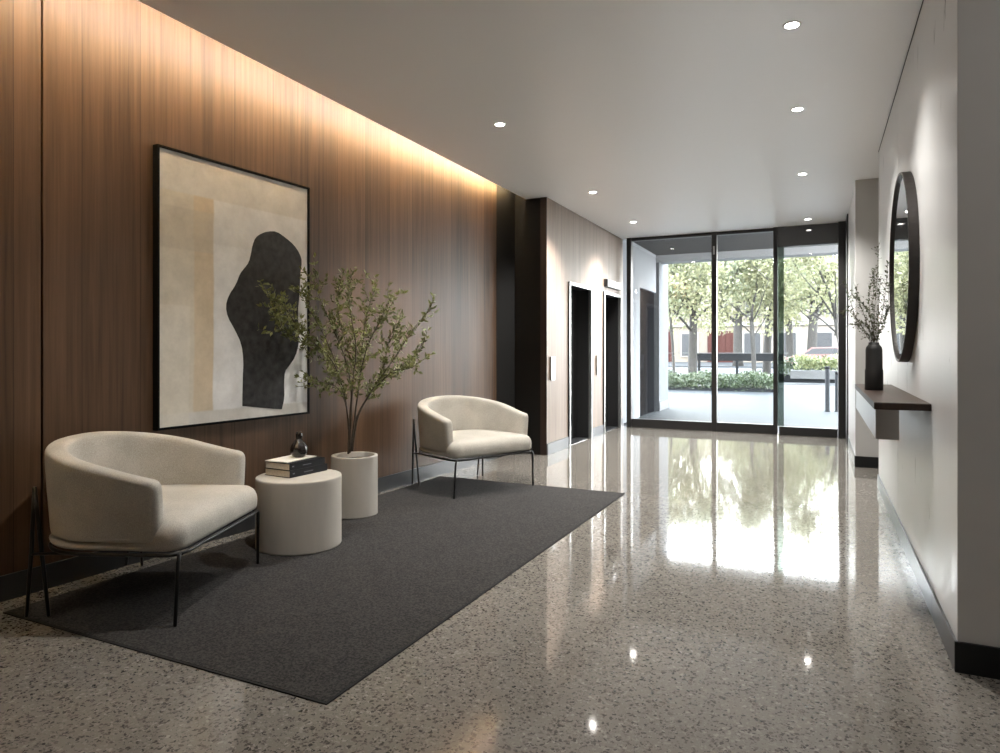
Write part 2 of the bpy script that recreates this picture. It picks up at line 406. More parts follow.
# ---------------------------------------------------------------- geometry helpers
class MB:
    """collects vertices and faces of ONE mesh object"""

    def __init__(self):
        self.v, self.f, self.s = [], [], []

    def add(self, vs, fs, smooth=False):
        o = len(self.v)
        self.v += [tuple(p) for p in vs]
        self.f += [tuple(i + o for i in f) for f in fs]
        self.s += [smooth] * len(fs)
        return self

    def box(self, a, b, bev=0.0, seg=2):
        (x0, y0, z0), (x1, y1, z1) = a, b
        x0, x1 = min(x0, x1), max(x0, x1); y0, y1 = min(y0, y1), max(y0, y1); z0, z1 = min(z0, z1), max(z0, z1)
        if bev <= 0:
            vs = [(x0, y0, z0), (x1, y0, z0), (x1, y1, z0), (x0, y1, z0), (x0, y0, z1), (x1, y0, z1), (x1, y1, z1), (x0, y1, z1)]
            fs = [(0, 3, 2, 1), (4, 5, 6, 7), (0, 1, 5, 4), (1, 2, 6, 5), (2, 3, 7, 6), (3, 0, 4, 7)]
            return self.add(vs, fs)
        bm = bmesh.new()
        bmesh.ops.create_cube(bm, size=1)
        for v in bm.verts:
            v.co = ((x0 + x1) / 2 + v.co.x * (x1 - x0), (y0 + y1) / 2 + v.co.y * (y1 - y0), (z0 + z1) / 2 + v.co.z * (z1 - z0))
        bmesh.ops.bevel(bm, geom=bm.edges[:], offset=bev, segments=seg, profile=0.5, affect='EDGES')
        bm.verts.index_update()
        self.add([v.co[:] for v in bm.verts], [[v.index for v in f.verts] for f in bm.faces])
        bm.free()
        return self

    def prism(self, pts, z0, z1):
        """vertical prism over a plan polygon (counter-clockwise)"""
        n = len(pts)
        vs = [(p[0], p[1], z0) for p in pts] + [(p[0], p[1], z1) for p in pts]
        fs = [tuple(range(n))[::-1], tuple(range(n, 2 * n))] + [(i, (i + 1) % n, n + (i + 1) % n, n + i) for i in range(n)]
        return self.add(vs, fs)

    def tube(self, pts, rad, seg=8, closed=False, smooth=True):
        pts = [Vector(p) for p in pts]
        n = len(pts)
        rs = rad if isinstance(rad, (list, tuple)) else [rad] * n
        rings = []
        up = None
        for i in range(n):
            if closed:
                t = (pts[(i + 1) % n] - pts[i - 1])
            else:
                t = pts[min(i + 1, n - 1)] - pts[max(i - 1, 0)]
            t = t.normalized() if t.length > 1e-9 else Vector((0, 0, 1))
            if up is None:
                up = Vector((0, 0, 1)) if abs(t.z) < 0.9 else Vector((1, 0, 0))
            a = t.cross(up)
            if a.length < 1e-5:
                a = t.orthogonal()
            a.normalize()
            bb = a.cross(t).normalized()
            up = bb
            rings.append([pts[i] + (a * math.cos(2 * PI * k / seg) + bb * math.sin(2 * PI * k / seg)) * rs[i] for k in range(seg)])
        vs = [p for r in rings for p in r]
        fs = []
        m = n if closed else n - 1
        for i in range(m):
            j = (i + 1) % n
            for k in range(seg):
                l = (k + 1) % seg
                fs.append((i * seg + k, i * seg + l, j * seg + l, j * seg + k))
        if not closed:
            fs.append(tuple(range(seg))[::-1])
            fs.append(tuple(range((n - 1) * seg, n * seg)))
        return self.add(vs, fs, smooth)

    def lathe(self, prof, c=(0, 0, 0), seg=48, lobes=0, amp=0.0, smooth=True):
        """revolve (r, z) pairs about a vertical axis at c"""
        vs, fs = [], []
        n = len(prof)
        for r, z in prof:
            for k in range(seg):
                a = 2 * PI * k / seg
                q = r * (1 + amp * math.cos(lobes * a)) if lobes else r
                vs.append((c[0] + q * math.cos(a), c[1] + q * math.sin(a), c[2] + z))
        for i in range(n - 1):
            for k in range(seg):
                l = (k + 1) % seg
                fs.append((i * seg + k, i * seg + l, (i + 1) * seg + l, (i + 1) * seg + k))
        fs.append(tuple(range(seg))[::-1])
        fs.append(tuple(range((n - 1) * seg, n * seg)))
        return self.add(vs, fs, smooth)

    def superellipsoid(self, c, a, b, h, e1, e2, nu=40, nv=20, fn=None):
        vs, fs = [], []

        def pw(x, e):
            return math.copysign(abs(x) ** e, x)
        for j in range(nv + 1):
            ph = -PI / 2 + PI * j / nv
            for i in range(nu):
                th = 2 * PI * i / nu
                p = Vector((a * pw(math.cos(ph), e1) * pw(math.cos(th), e2), b * pw(math.cos(ph), e1) * pw(math.sin(th), e2), h * pw(math.sin(ph), e1)))
                if fn:
                    p = fn(p)
                vs.append(p + Vector(c))
        for j in range(nv):
            for i in range(nu):
                k = (i + 1) % nu
                fs.append((j * nu + i, j * nu + k, (j + 1) * nu + k, (j + 1) * nu + i))
        return self.add(vs, fs, True)

    def leaf(self, p, d, n, ln, wd):
        """a small folded leaf from p along d"""
        d = d.normalized()
        s = d.cross(n)
        if s.length < 1e-4:
            s = d.orthogonal()
        s.normalize()
        up = s.cross(d)
        a = p; m1 = p + d * ln * 0.45 + s * wd * 0.5 + up * wd * 0.14; m2 = p + d * ln * 0.45 - s * wd * 0.5 + up * wd * 0.14; t = p + d * ln; m0 = p + d * ln * 0.5
        return self.add([a, m1, t, m2, m0], [(0, 4, 1), (4, 2, 1), (0, 3, 4), (4, 3, 2)], True)

    def build(self, name, mat, parent=None, subsurf=0):
        me = bpy.data.meshes.new(name)
        me.from_pydata(self.v, [], self.f)
        me.polygons.foreach_set('use_smooth', self.s)
        me.materials.append(mat)
        bm = bmesh.new(); bm.from_mesh(me)
        if len(bm.faces) < 20000:
            bmesh.ops.recalc_face_normals(bm, faces=bm.faces)
        bm.to_mesh(me); bm.free()
        me.update()
        o = bpy.data.objects.new(name, me)
        COL.objects.link(o)
        if parent is not None:
            o.parent = parent
        if subsurf:
            md = o.modifiers.new('smooth', 'SUBSURF'); md.levels = subsurf; md.render_levels = subsurf
        return o


def tag(o, label, cat, group=None, kind=None):
    o['label'] = label
    o['category'] = cat
    if group:
        o['group'] = group
    if kind:
        o['kind'] = kind
    return o


def empty(name, loc=(0, 0, 0), rz=0.0):
    o = bpy.data.objects.new(name, None)
    o.location = loc
    o.rotation_euler = (0, 0, rz)
    o.empty_display_size = 0.1
    COL.objects.link(o)
    return o


def struct(name, mb, mat, parent=None):
    o = mb.build(name, mat, parent)
    if parent is None:
        o['kind'] = 'structure'
    return o


def sroot(name, loc=(0, 0, 0), rz=0.0):
    o = empty(name, loc, rz)
    o['kind'] = 'structure'
    return o


def copy_tree(o, parent=None):
    c = o.copy()
    COL.objects.link(c)
    if parent is not None:
        c.parent = parent
    for ch in list(o.children):
        copy_tree(ch, c)
    return c


# ---------------------------------------------------------------- the room shell
ZC = 2.82          # ceiling
YS = 9.98          # storefront line
XR = 0.445         # mirror wall
XE = -2.695        # lift wall
YE = 6.88          # near corner of the lift wall
YB = -2.6          # behind the viewpoint
XCE = -2.945       # ceiling edge at the cove slot

struct('floor', MB().box((-3.9, YB, -0.12), (2.6, YS + 0.05, 0.0)), M['terrazzo'])
c = struct('ceiling', MB().box((XCE, YB, ZC), (2.6, YS + 0.05, ZC + 0.05)), M['ceiling'])
struct('trim_3', MB().box((XCE - 0.003, YB, ZC + 0.0502), (XCE + 0.05, YE - 0.001, ZC + 0.13)), M['ceiling'])   # lip that carries the cove light
struct('trim_1', MB().box((-3.9, YB, ZC + 0.29), (XCE + 0.3, YE + 0.3, ZC + 0.34)), M['ceiling'])   # roof of the cove slot


def wall_strip(y0, y1, x_off, th, z0, z1):
    a, b = wall_x(y0) + x_off, wall_x(y1) + x_off
    return [(a, y0), (b, y1), (b - th, y1), (a - th, y0)], z0, z1


# walnut wall: two veneer panels with an open joint, before a dark backing
SEAM = 1.985
w = MB()
for y0, y1 in ((YB, SEAM - 0.006), (SEAM + 0.006, 6.46)):
    p, z0, z1 = wall_strip(y0, y1, 0.0, 0.02, 0.0, ZC + 0.29)
    w.prism(p, z0, z1)
struct('wall_left', w, M['walnut'])
p, z0, z1 = wall_strip(YB, YE + 0.3, -0.0205, 0.08, 0.0, ZC + 0.29)
struct('wall_left_backing', MB().prism(p, z0, z1), M['dark_panel'])
p, z0, z1 = wall_strip(6.462, YE, 0.0, 0.018, 0.0, ZC + 0.29)
struct('wall_left_return', MB().prism(p, z0, z1).box((-3.35, YE, 0), (XE - 0.012, YE + 0.04, ZC + 0.29)), M['dark_panel'])
p, z0, z1 = wall_strip(YB, 6.46, 0.012, 0.012, 0.0, 0.118)
struct('baseboard_left', MB().prism(p, z0, z1), M['base_metal'])

# lift wall with two openings
EL = [(7.60, 8.42), (9.02, 9.84)]
EH = 1.93
w = MB()
ys = [YE, EL[0][0], EL[0][1], EL[1][0], EL[1][1], YS + 0.05]
for i in (0, 2, 4):
    w.box((XE, ys[i], 0), (XE - 0.025, ys[i + 1], ZC))
for a, b in EL:
    w.box((XE, a, EH), (XE - 0.025, b, ZC))
struct('wall_lift', w, M['lift_wood_glare'])
struct('wall_lift_corner', MB().box((XE - 0.075, YE - 0.006, 0), (XE - 0.001, YE - 0.0005, ZC)), M['shelf_wood'])
struct('wall_lift_shaft', MB().box((XE - 0.25, YE + 0.04, 0), (XE - 0.7, YS + 0.05, ZC)), M['dark_panel'])
w = MB()
for i in (0, 2, 4):
    y0 = ys[i] + (0.0 if i == 0 else 0.035); y1 = ys[i + 1] - (0.035 if i < 4 else 0)
    w.box((XE + 0.012, y0, 0), (XE + 0.0005, y1, 0.125))
struct('baseboard_lift', w, M['base_lift'])

for k, (a, b) in enumerate(EL):
    r = sroot('door_%d' % (k + 2), (XE, a, 0))
    r['label'] = ('elevator doorway nearer the dark corner, no indicator above it' if k == 0 else 'elevator doorway beside the storefront with indicator box above it')
    r['category'] = 'elevator door'
    W = b - a
    # projecting steel surround
    fr = MB()
    fr.box((0.022, -0.03, 0), (-0.02, 0.006, EH + 0.03), 0.002, 1).box((0.022, W - 0.006, 0), (-0.02, W + 0.03, EH + 0.03), 0.002, 1)
    fr.box((0.022, 0.006, EH - 0.006), (-0.02, W - 0.006, EH + 0.03), 0.002, 1)
    fr.build('surround', M['steel'], r)
    MB().box((0.0215, -0.036, 0), (0.001, -0.0302, EH + 0.03)).build('shadow_edge', M['lift_dark'], r)
    rv = MB()
    rv.box((-0.02, -0.02, 0), (-0.20, 0.0, EH)).box((-0.02, W, 0), (-0.20, W + 0.02, EH)).box((-0.02, -0.02, EH), (-0.20, W + 0.02, EH + 0.02))
    rv.build('reveal', M['lift_dark'], r)
    for q in range(2):
        MB().box((-0.19, q * W / 2 + 0.002, 0.008), (-0.22, (q + 1) * W / 2 - 0.002, EH), 0.002, 1).build('door_leaf', M['lift_dark'], r)
    MB().box((-0.02, 0, 0.001), (-0.22, W, 0.008)).build('sill', M['base_metal'], r)

# right-hand side: mirror wall, passage, end wall, foreground pier
w = MB()
for y0, y1 in ((2.89, 4.925), (4.931, 6.48)):
    w.box((XR, y0, 0), (XR + 0.06, y1, ZC))
struct('wall_right', w, M['plaster'])
struct('trim_shadow_line', MB().box((XR - 0.002, 2.89, ZC - 0.012), (XR - 0.0003, 6.48, ZC - 0.0005)), M['base_black'])  # dark strip standing in for the shadow line under the ceiling
struct('wall_right_core', MB().box((XR + 0.06, 2.895, 0), (XR + 0.20, 6.48, ZC)), M['pier'])
struct('wall_pier', MB().box((XR + 0.001, 2.885, 0), (2.6, 2.8895, ZC)).box((XR + 0.2, 2.8895, 0), (2.6, 3.0, ZC)), M['pier'])
bb = MB()
for y0, y1 in ((2.885, 3.419), (3.422, 6.48)):
    bb.box((XR - 0.010, y0, 0), (XR - 0.0005, y1, 0.108))
struct('baseboard_right', bb, M['base_steel'])
struct('baseboard_pier', MB().box((XR - 0.010, 2.873, 0), (2.6, 2.8848, 0.108)), M['base_black'])
XR2 = 0.315
struct('wall_right_end', MB().box((XR2, 7.52, 0), (XR2 + 0.25, YS + 0.05, ZC)), M['plaster'])
struct('wall_right_pier', MB().box((XR2 + 0.0005, 7.5, 0), (2.6, 7.519, ZC)), M['pier'])
struct('baseboard_passage', MB().box((XR2 - 0.004, 7.488, 0), (2.6, 7.4995, 0.108)), M['base_black'])
struct('baseboard_end', MB().box((XR2 - 0.008, 7.52, 0), (XR2 - 0.0005, YS - 0.6, 0.108)), M['base_steel'])
struct('wall_passage', MB().box((2.5, 6.3, 0), (2.6, 7.6, ZC)).box((XR + 0.2, 6.40, 0), (2.6, 6.48, ZC)), M['pier'])
struct('wall_back', MB().box((-3.9, YB - 0.1, 0), (2.6, YB, ZC + 0.34)), M['back'])
struct('wall_entry', MB().box((2.6, YB, 0), (2.7, 3.0, ZC)), M['back'])

# ---------------------------------------------------------------- storefront
GX = [-2.61, -2.545, -1.39, -1.32, -0.575, -0.52, 0.215, 0.30]
FT = 2.80          # top of the glazing
RB = 0.125         # bottom rail


def pane(name, x0, x1, label):
    r = sroot(name, (0, YS, 0))
    r['label'] = label
    r['category'] = 'window'
    MB().box((x0, -0.045, 0), (x1, 0.045, RB), 0.003, 1).build('bottom_rail', M['frame_dark'], r)
    MB().box((x0, -0.045, ZC - 0.045), (x1, 0.045, ZC), 0.003, 1).build('top_rail', M['frame_dark'], r)
    MB().box((x0 - 0.005, -0.006, RB - 0.01), (x1 + 0.005, 0.006, ZC - 0.035)).build('glass', M['glass'], r)
    return r


w1 = pane('window_1', GX[1], GX[2], 'left glass pane of the dark framed storefront beside the elevators')
MB().box((GX[0], -0.06, 0), (GX[1], 0.05, ZC), 0.003, 1).build('post', M['frame_dark'], w1)
MB().box((GX[2], -0.05, 0), (GX[3], 0.05, ZC), 0.003, 1).build('mullion', M['frame_dark'], w1)
MB().box((GX[2] + 0.02, -0.058, 2.50), (GX[2] + 0.045, -0.05, 2.62), 0.003, 1).build('door_closer', M['steel'], w1)
w2 = pane('window_2', GX[3], GX[4], 'middle glass pane of the storefront between two black mullions')
MB().box((GX[4], -0.09, 0), (GX[5], 0.05, ZC), 0.003, 1).build('mullion', M['frame_dark'], w2)
d1 = sroot('door_1', (0, YS - 0.06, 0))
d1['label'] = 'right glass door of the storefront under a dark transom'
d1['category'] = 'glass door'
MB().box((GX[5], -0.03, 2.55), (GX[6], 0.06, ZC), 0.003, 1).build('transom', M['transom'], d1)
MB().box((GX[5] + 0.02, -0.05, 0), (GX[6] - 0.005, 0.03, 0.115), 0.004, 2).build('bottom_rail', M['frame_dark'], d1)
MB().box((GX[5] + 0.08, -0.008, 0.11), (GX[6] - 0.005, 0.004, 2.56)).build('glass', M['glass'], d1)
MB().box((GX[5], -0.012, 0.12), (GX[5] + 0.078, 0.008, 2.55)).build('edge_strip', M['glass_green'], d1)
MB().box((GX[6], -0.10, 0), (GX[7], 0.11, ZC), 0.003, 1).build('post', M['frame_dark'], d1)
MB().box((GX[7], -0.62, 0), (XR2 - 0.001, -0.10, ZC), 0.002, 1).build('jamb_plate', M['frame_dark'], d1)

# ---------------------------------------------------------------- cove light
led = MB().box((XCE - 0.012, YB + 0.3, ZC + 0.085), (XCE - 0.004, 6.75, ZC + 0.110)).build('cove_light_strip', M['led'])
tag(led, 'warm glowing light strip along the ceiling edge above the walnut wall', 'light strip')

# ---------------------------------------------------------------- downlights
DL = [(-0.13, 3.774, 'downlight in the right row nearest the top edge of the photo'),
      (-0.14, 5.11, 'second downlight from the front in the right row, above the mirror wall'),
      (-0.15, 7.01, 'third downlight from the front in the right ceiling row'),
      (-0.14, 9.45, 'fourth downlight in the right row, just before the glass door'),
      (-2.14, 4.51, 'downlight in the left row above the farther armchair, nearest the walnut wall'),
      (-2.17, 6.87, 'middle downlight of the left row, beside the dark corner'),
      (-2.20, 8.70, 'farthest downlight of the left row, beside the elevators')]
first = None
for x, y, lab in DL:
    if first is None:
        r = empty('downlight', (x, y, ZC))
        ring = [(0.034, 0.0), (0.034, -0.004), (0.036, -0.005), (0.044, -0.003), (0.046, 0.0)]
        MB().lathe(ring, seg=32).build('trim_ring', M['trim_white'], r)
        MB().lathe([(0.001, -0.0050), (0.029, -0.0045), (0.032, -0.0040), (0.032, -0.0015)][::-1], seg=24).build('lens', M['lamp'], r)
        first = r
    else:
        r = copy_tree(first)
        r.location = (x, y, ZC)
    tag(r, lab, 'ceiling light', 'recessed downlights in the ceiling')
    ld = bpy.data.lights.new('downlight_beam', 'SPOT')
    ld.energy = (120.0 if x > -1 else 215.0) * (1.5 if y > 6.5 else 1.0)
    ld.spot_size = math.radians(112)
    ld.spot_blend = 1.0
    ld.shadow_soft_size = 0.028
    ld.color = (1.0, 0.97, 0.925)
    lo = bpy.data.objects.new('downlight_beam', ld)
    lo.location = (x, y, ZC - 0.03)
    COL.objects.link(lo)

ld = bpy.data.lights.new('entry_fill_lamp', 'SPOT')  # unseen lamp added to brighten the foreground pier
ld.energy = 36.0; ld.spot_size = math.radians(120); ld.spot_blend = 1.0; ld.shadow_soft_size = 0.05; ld.color = (1.0, 0.97, 0.925)
lo = bpy.data.objects.new('entry_fill_lamp', ld); lo.location = (1.3, 0.9, ZC - 0.03); lo.rotation_euler = (math.radians(52), 0, math.radians(8)); COL.objects.link(lo)

ld = bpy.data.lights.new('lounge_fill_lamp', 'SPOT')  # unseen lamp added to light the nearer armchair
ld.energy = 105.0; ld.spot_size = math.radians(112); ld.spot_blend = 1.0; ld.shadow_soft_size = 0.028; ld.color = (1.0, 0.97, 0.925)
lo = bpy.data.objects.new('lounge_fill_lamp', ld); lo.location = (-1.95, 2.45, ZC - 0.03); COL.objects.link(lo)

for x, y, lab in ((-1.95, 2.45, 'added downlight above the nearer armchair, out of view'), (1.3, 0.9, 'added downlight facing the grey foreground pier, out of view')):  # fixtures for the two added lamps
    r = copy_tree(first)
    r.location = (x, y, ZC)
    tag(r, lab, 'ceiling light', 'recessed downlights in the ceiling')

# ---------------------------------------------------------------- rug
c4 = [(-3.222, 1.733), (-1.443, 1.733), (-1.409, 5.306), (-3.118, 5.306)]
rug = empty('rug', (-2.3, 3.5, 0))


def quad_sub(inset):
    cx = sum(p[0] for p in c4) / 4; cy = sum(p[1] for p in c4) / 4
    return [(p[0] - inset * (1 if p[0] > cx else -1) + 2.3, p[1] - inset * (1 if p[1] > cy else -1) - 3.5) for p in c4]


MB().prism(quad_sub(0.010), 0.0, 0.0062).build('pile', M['rug'], rug)
MB().prism(quad_sub(0.0), 0.0, 0.0050).build('binding', M['rug_edge'], rug)
tag(rug, 'large charcoal woven rug lying under both armchairs', 'rug')
ZR = 0.0064

# ---------------------------------------------------------------- framed art
AY0, AY1 = 2.552, 3.70
ax0 = wall_x(AY0)
art = empty('framed_artwork', (ax0, AY0, 0.705), -WALL_ANG)
AW = (AY1 - AY0) / math.cos(WALL_ANG)
AHH = 2.285 - 0.705
fw, fd = 0.013, 0.045
fr = MB()
fr.box((0.002, 0, 0), (fd, fw, AHH)).box((0.002, AW - fw, 0), (fd, AW, AHH)).box((0.002, fw, 0), (fd, AW - fw, fw)).box((0.002, fw, AHH - fw), (fd, AW - fw, AHH))
fr.build('frame', M['canvas_edge'], art)
MB().box((0.004, fw, fw), (0.034, AW - fw, AHH - fw)).build('canvas', M['art'], art)
sil = [(257, 670), (258, 600), (260, 545), (255, 510), (240, 478), (224, 450), (219, 425), (226, 400), (243, 375), (252, 350), (262, 338), (272, 325), (277, 305), (280, 287), (287, 268), (300, 259), (315, 254), (335, 254), (355, 268), (375, 285), (388, 305), (393, 322), (389, 350), (388, 390), (383, 440), (386, 480), (386, 510), (378, 540), (362, 563), (354, 573), (352, 600), (353, 635), (347, 660)]


def art_local(px, py):
    u, v = 130 + px / 2.281, 120 + py / 2.281
    d = along(u, v, 1.0) - Vector((0, 0, H))
    # ray meets the canvas plane x = wall_x(y) + .036
    t = (-3.385 + 0.036 - 0.060 * 1.78) / (d.x - 0.060 * d.y)
    q = Vector((d.x * t, d.y * t, H + d.z * t))
    return ((q.y - AY0) / math.cos(WALL_ANG), q.z - 0.705)


pts = [art_local(*p) for p in sil]
# round the outline a little
sm = []
n = len(pts)
for i in range(n):
    p0, p1 = pts[i], pts[(i + 1) % n]
    if i in (n - 1,):
        sm.append(p0); continue
    sm.append((p0[0] * .75 + p1[0] * .25, p0[1] * .75 + p1[1] * .25)); sm.append((p0[0] * .25 + p1[0] * .75, p0[1] * .25 + p1[1] * .75))
n = len(sm)
mb = MB()
mb.add([(0.0342, p[0], p[1]) for p in sm] + [(0.0358, p[0], p[1]) for p in sm],
       [tuple(range(n))[::-1], tuple(range(n, 2 * n))] + [(i, (i + 1) % n, n + (i + 1) % n, n + i) for i in range(n)])
mb.build('painted_shape', M['ink'], art)
tag(art, 'tall framed abstract painting of a black rounded silhouette on beige, hung on the walnut wall', 'painting')


# ---------------------------------------------------------------- armchairs
def make_chair():
    r = empty('armchair')
    hw, yb, yf = 0.380, -0.660, -0.070         # shell half width, back and arm fronts; y forward, 0 = front feet
    # plan path of the shell's centre line, from the left arm front round the back to the right arm front
    path = []
    rc = 0.305
    NS = 14
    LA = yf - yb - rc
    st_ = [0, 0.003, 0.008, 0.015, 0.024, 0.036] + [0.036 + (LA - 0.036) * i / 10 for i in range(1, 10)]
    for d in st_:
        path.append((-hw, yf - d))
    NA = 16
    for i in range(NA):
        a = PI + (PI / 2) * i / NA
        path.append((-hw + rc + rc * math.cos(a), yb + rc + rc * math.sin(a)))
    NB = 4
    for i in range(NB):
        path.append((-hw + rc + (2 * hw - 2 * rc) * i / NB, yb))
    for i in range(NA):
        a = 1.5 * PI + (PI / 2) * i / NA
        path.append((hw - rc + rc * math.cos(a), yb + rc + rc * math.sin(a)))
    path.append((hw, yb + rc))
    for d in st_[::-1]:
        path.append((hw, yf - d))
    # arc length
    n = len(path)
    cum = [0]
    for i in range(1, n):
        cum.append(cum[-1] + math.dist(path[i], path[i - 1]))
    tot = cum[-1]
    mb = MB()
    SEG = 28
    z0 = 0.341
    rings = []
    for i in range(n):
        x, y = path[i]
        a = path[max(i - 1, 0)]; b = path[min(i + 1, n - 1)]
        tx, ty = b[0] - a[0], b[1] - a[1]
        l = math.hypot(tx, ty); tx /= l; ty /= l
        nx, ny = ty, -tx            # outward for this direction of travel is (-)
        nx, ny = -nx, -ny
        s = min(cum[i], tot - cum[i])
        q = s / (tot / 2)
        zt = 0.598 + 0.143 * (math.sin(min(1, q) * PI / 2) ** 1.25)
        # rounded arm fronts
        e = 0.036
        k = math.sqrt(max(0.0, 1 - (1 - min(1, s / e)) ** 2)) if s < e else 1.0
        th = (0.040 + 0.006 * min(1, q * 2)) * (0.30 + 0.70 * k)
        zt2 = zt - 0.034 * (1 - k)
        zb2 = z0 + 0.012 * (1 - k)
        ring = []
        hz = (zt2 - zb2) / 2; zc = (zt2 + zb2) / 2
        for j in range(SEG):
            t = 2 * PI * j / SEG
            cc, ss = math.cos(t), math.sin(t)
            off = th * math.copysign(abs(cc) ** (0.55 if ss > 0 else 0.3), cc)
            rd_ = 0.040 if ss > 0 else 0.012
            # rounded rectangle: only the last bit of height curves
            zz = math.copysign(1, ss) * (hz - rd_ * (1 - abs(ss) ** 0.9)) if abs(ss) > 1e-6 else 0
            if abs(ss) < 0.25:
                zz = (hz - rd_ * (1 - 0.25 ** 0.9)) * ss / 0.25
            f = (zz + hz) / (2 * hz)
            lean = 0.022 * f - 0.004 * max(0, 1 - f * 3.5) ** 2    # flares out upwards, tucks in at the bottom
            o = off - lean * 1.0
            ring.append((x + nx * o, y + ny * o, zc + zz))
        rings.append(ring)
    vs = [p for rg in rings for p in rg]
    fs = []
    for i in range(n - 1):
        for j in range(SEG):
            k = (j + 1) % SEG
            fs.append((i * SEG + j, i * SEG + k, (i + 1) * SEG + k, (i + 1) * SEG + j))
    fs.append(tuple(range(SEG))[::-1]); fs.append(tuple(range((n - 1) * SEG, n * SEG)))
    mb.add(vs, fs, True)
    mb.build('backrest', M['linen'], r)

    # rounded plan outline of the seat
    outl = []
    ow, ob, of = 0.416, -0.690, 0.020
    rb, rf = 0.30, 0.080
    for cx_, cy_, rr, a0 in ((ow - rf, of - rf, rf, 0), (-ow + rf, of - rf, rf, PI / 2), (-ow + rb, ob + rb, rb, PI), (ow - rb, ob + rb, rb, 1.5 * PI)):
        for i in range(13):
            a = a0 + PI / 2 * i / 12
            outl.append((cx_ + rr * math.cos(a), cy_ + rr * math.sin(a), math.cos(a), math.sin(a)))
    m = len(outl)

    def loft(prof, mat, name):
        """stack inset copies of the outline; past the corner radius they shrink to the middle"""
        vs = []
        for d, z in prof:
            for x, y, ax_, ay_ in outl:
                e = max(d, -0.05)
                if y < -0.085 and z > 0.327 and d > -0.04:
                    e -= 0.032      # shadow line between seat and shell
                px, py = x + ax_ * e, y + ay_ * e
                if d < -0.05:
                    t = (-0.05 - d)
                    px *= 1 - t / 0.34; py = -0.32 + (py + 0.32) * (1 - t / 0.34)
                vs.append((px, py, z))
        fs = [(a * m + i, a * m + (i + 1) % m, (a + 1) * m + (i + 1) % m, (a + 1) * m + i) for a in range(len(prof) - 1) for i in range(m)]
        fs.append(tuple(range(m))[::-1]); fs.append(tuple(range((len(prof) - 1) * m, len(prof) * m)))
        return MB().add(vs, fs, True).build(name, mat, r)

    loft([(-0.30, 0.2985), (-0.030, 0.2985), (-0.030, 0.3030), (-0.30, 0.3030)], M['black_metal'], 'seat_pan')
    # seat cushion: full width in front of the arms, crowned top, round front edge
    loft([(-0.30, 0.302), (-0.022, 0.302), (-0.008, 0.307), (-0.001, 0.316), (0.001, 0.325), (0.0015, 0.329), (0.002, 0.340), (0.003, 0.356), (0.001, 0.376), (-0.006, 0.395), (-0.018, 0.411), (-0.038, 0.424), (-0.066, 0.432), (-0.12, 0.438), (-0.19, 0.442), (-0.26, 0.444), (-0.33, 0.445)], M['linen'], 'seat_cushion')

    # tubular ring under the seat
    ring = []
    for x, y, ax_, ay_ in outl:
        ring.append((x - ax_ * 0.004, y - ay_ * 0.004, 0.291))
    MB().tube(ring, 0.0085, 8, closed=True).build('frame_ring', M['black_metal'], r)
    for sx in (-1, 1):
        MB().tube([(sx * 0.380, 0.004, 0.291), (sx * 0.394, 0.008, 0.281), (sx * 0.399, 0.007, 0.258), (sx * 0.410, 0.000, 0.0)], [0.0085, 0.0085, 0.0085, 0.0075], 10).build('leg', M['black_metal'], r)
    for sx in (-1, 1):
        ap = (sx * 0.368, -0.640, 0.560)
        MB().tube([ap, (sx * 0.355, -0.620, 0.291), (sx * 0.340, -0.598, 0.0)], [0.008, 0.0085, 0.0075], 10).build('leg', M['black_metal'], r)
        lg = MB().tube([ap, (sx * 0.360, -0.660, 0.291), (sx * 0.350, -0.690, 0.0)], [0.008, 0.0085, 0.0075], 10).build('leg', M['black_metal'], r)
        MB().tube([(sx * 0.359, -0.662, 0.270), (sx * 0.372, -0.56, 0.280), (sx * 0.400, -0.40, 0.289)], 0.007, 8).build('tie_bar', M['black_metal'], lg)
    return r


ch = make_chair()
# chair one
FL = Vector((-2.412, 1.949, 0)); FR = Vector((-2.722, 2.710, 0))
mid = (FL + FR) / 2
ang = math.atan2(FR.y - FL.y, FR.x - FL.x)      # local +x runs from the photo's near foot to the far one


def place_chair(o, FLp, ang):
    # local frame: y forward, x so that forward is right-handed; near front foot is at local +x
    o.rotation_euler = (0, 0, ang)


# forward n of chair one
a1 = math.radians(22.0)
n1 = Vector((math.cos(a1), math.sin(a1), 0))
ch.location = (mid.x, mid.y, ZR + 0.0005)
ch.rotation_euler = (0, 0, a1 - PI / 2)
tag(ch, 'cream upholstered tub armchair on thin black legs, nearest, left of the round side table', 'armchair', 'pair of cream armchairs')
ch2 = copy_tree(ch)
FL2 = Vector((-2.538, 4.530, 0)); FR2 = Vector((-2.192, 5.272, 0))
mid2 = (FL2 + FR2) / 2
a2 = math.radians(-25.0)
ch2.location = (mid2.x, mid2.y, ZR + 0.0005)
ch2.rotation_euler = (0, 0, a2 - PI / 2)
tag(ch2, 'cream upholstered tub armchair farther away, right of the potted tree, before the dark corner', 'armchair', 'pair of cream armchairs')

# ---------------------------------------------------------------- side table
R, TZ = 0.244, 0.405
prof = [(0.20, 0.0), (R - 0.006, 0.0), (R - 0.002, 0.001), (R, 0.005), (R, 0.012), (R, TZ - 0.016), (R, TZ - 0.007), (R - 0.002, TZ - 0.002), (R - 0.007, TZ), (R - 0.018, TZ), (0.10, TZ), (0.001, TZ)]
tb = MB().lathe(prof, seg=96).build('side_table', M['plaster_table'])
tb.location = (-2.778, 3.092, ZR)
tag(tb, 'round drum side table in pale plaster holding books and a small vase', 'side table')
TT = ZR + TZ

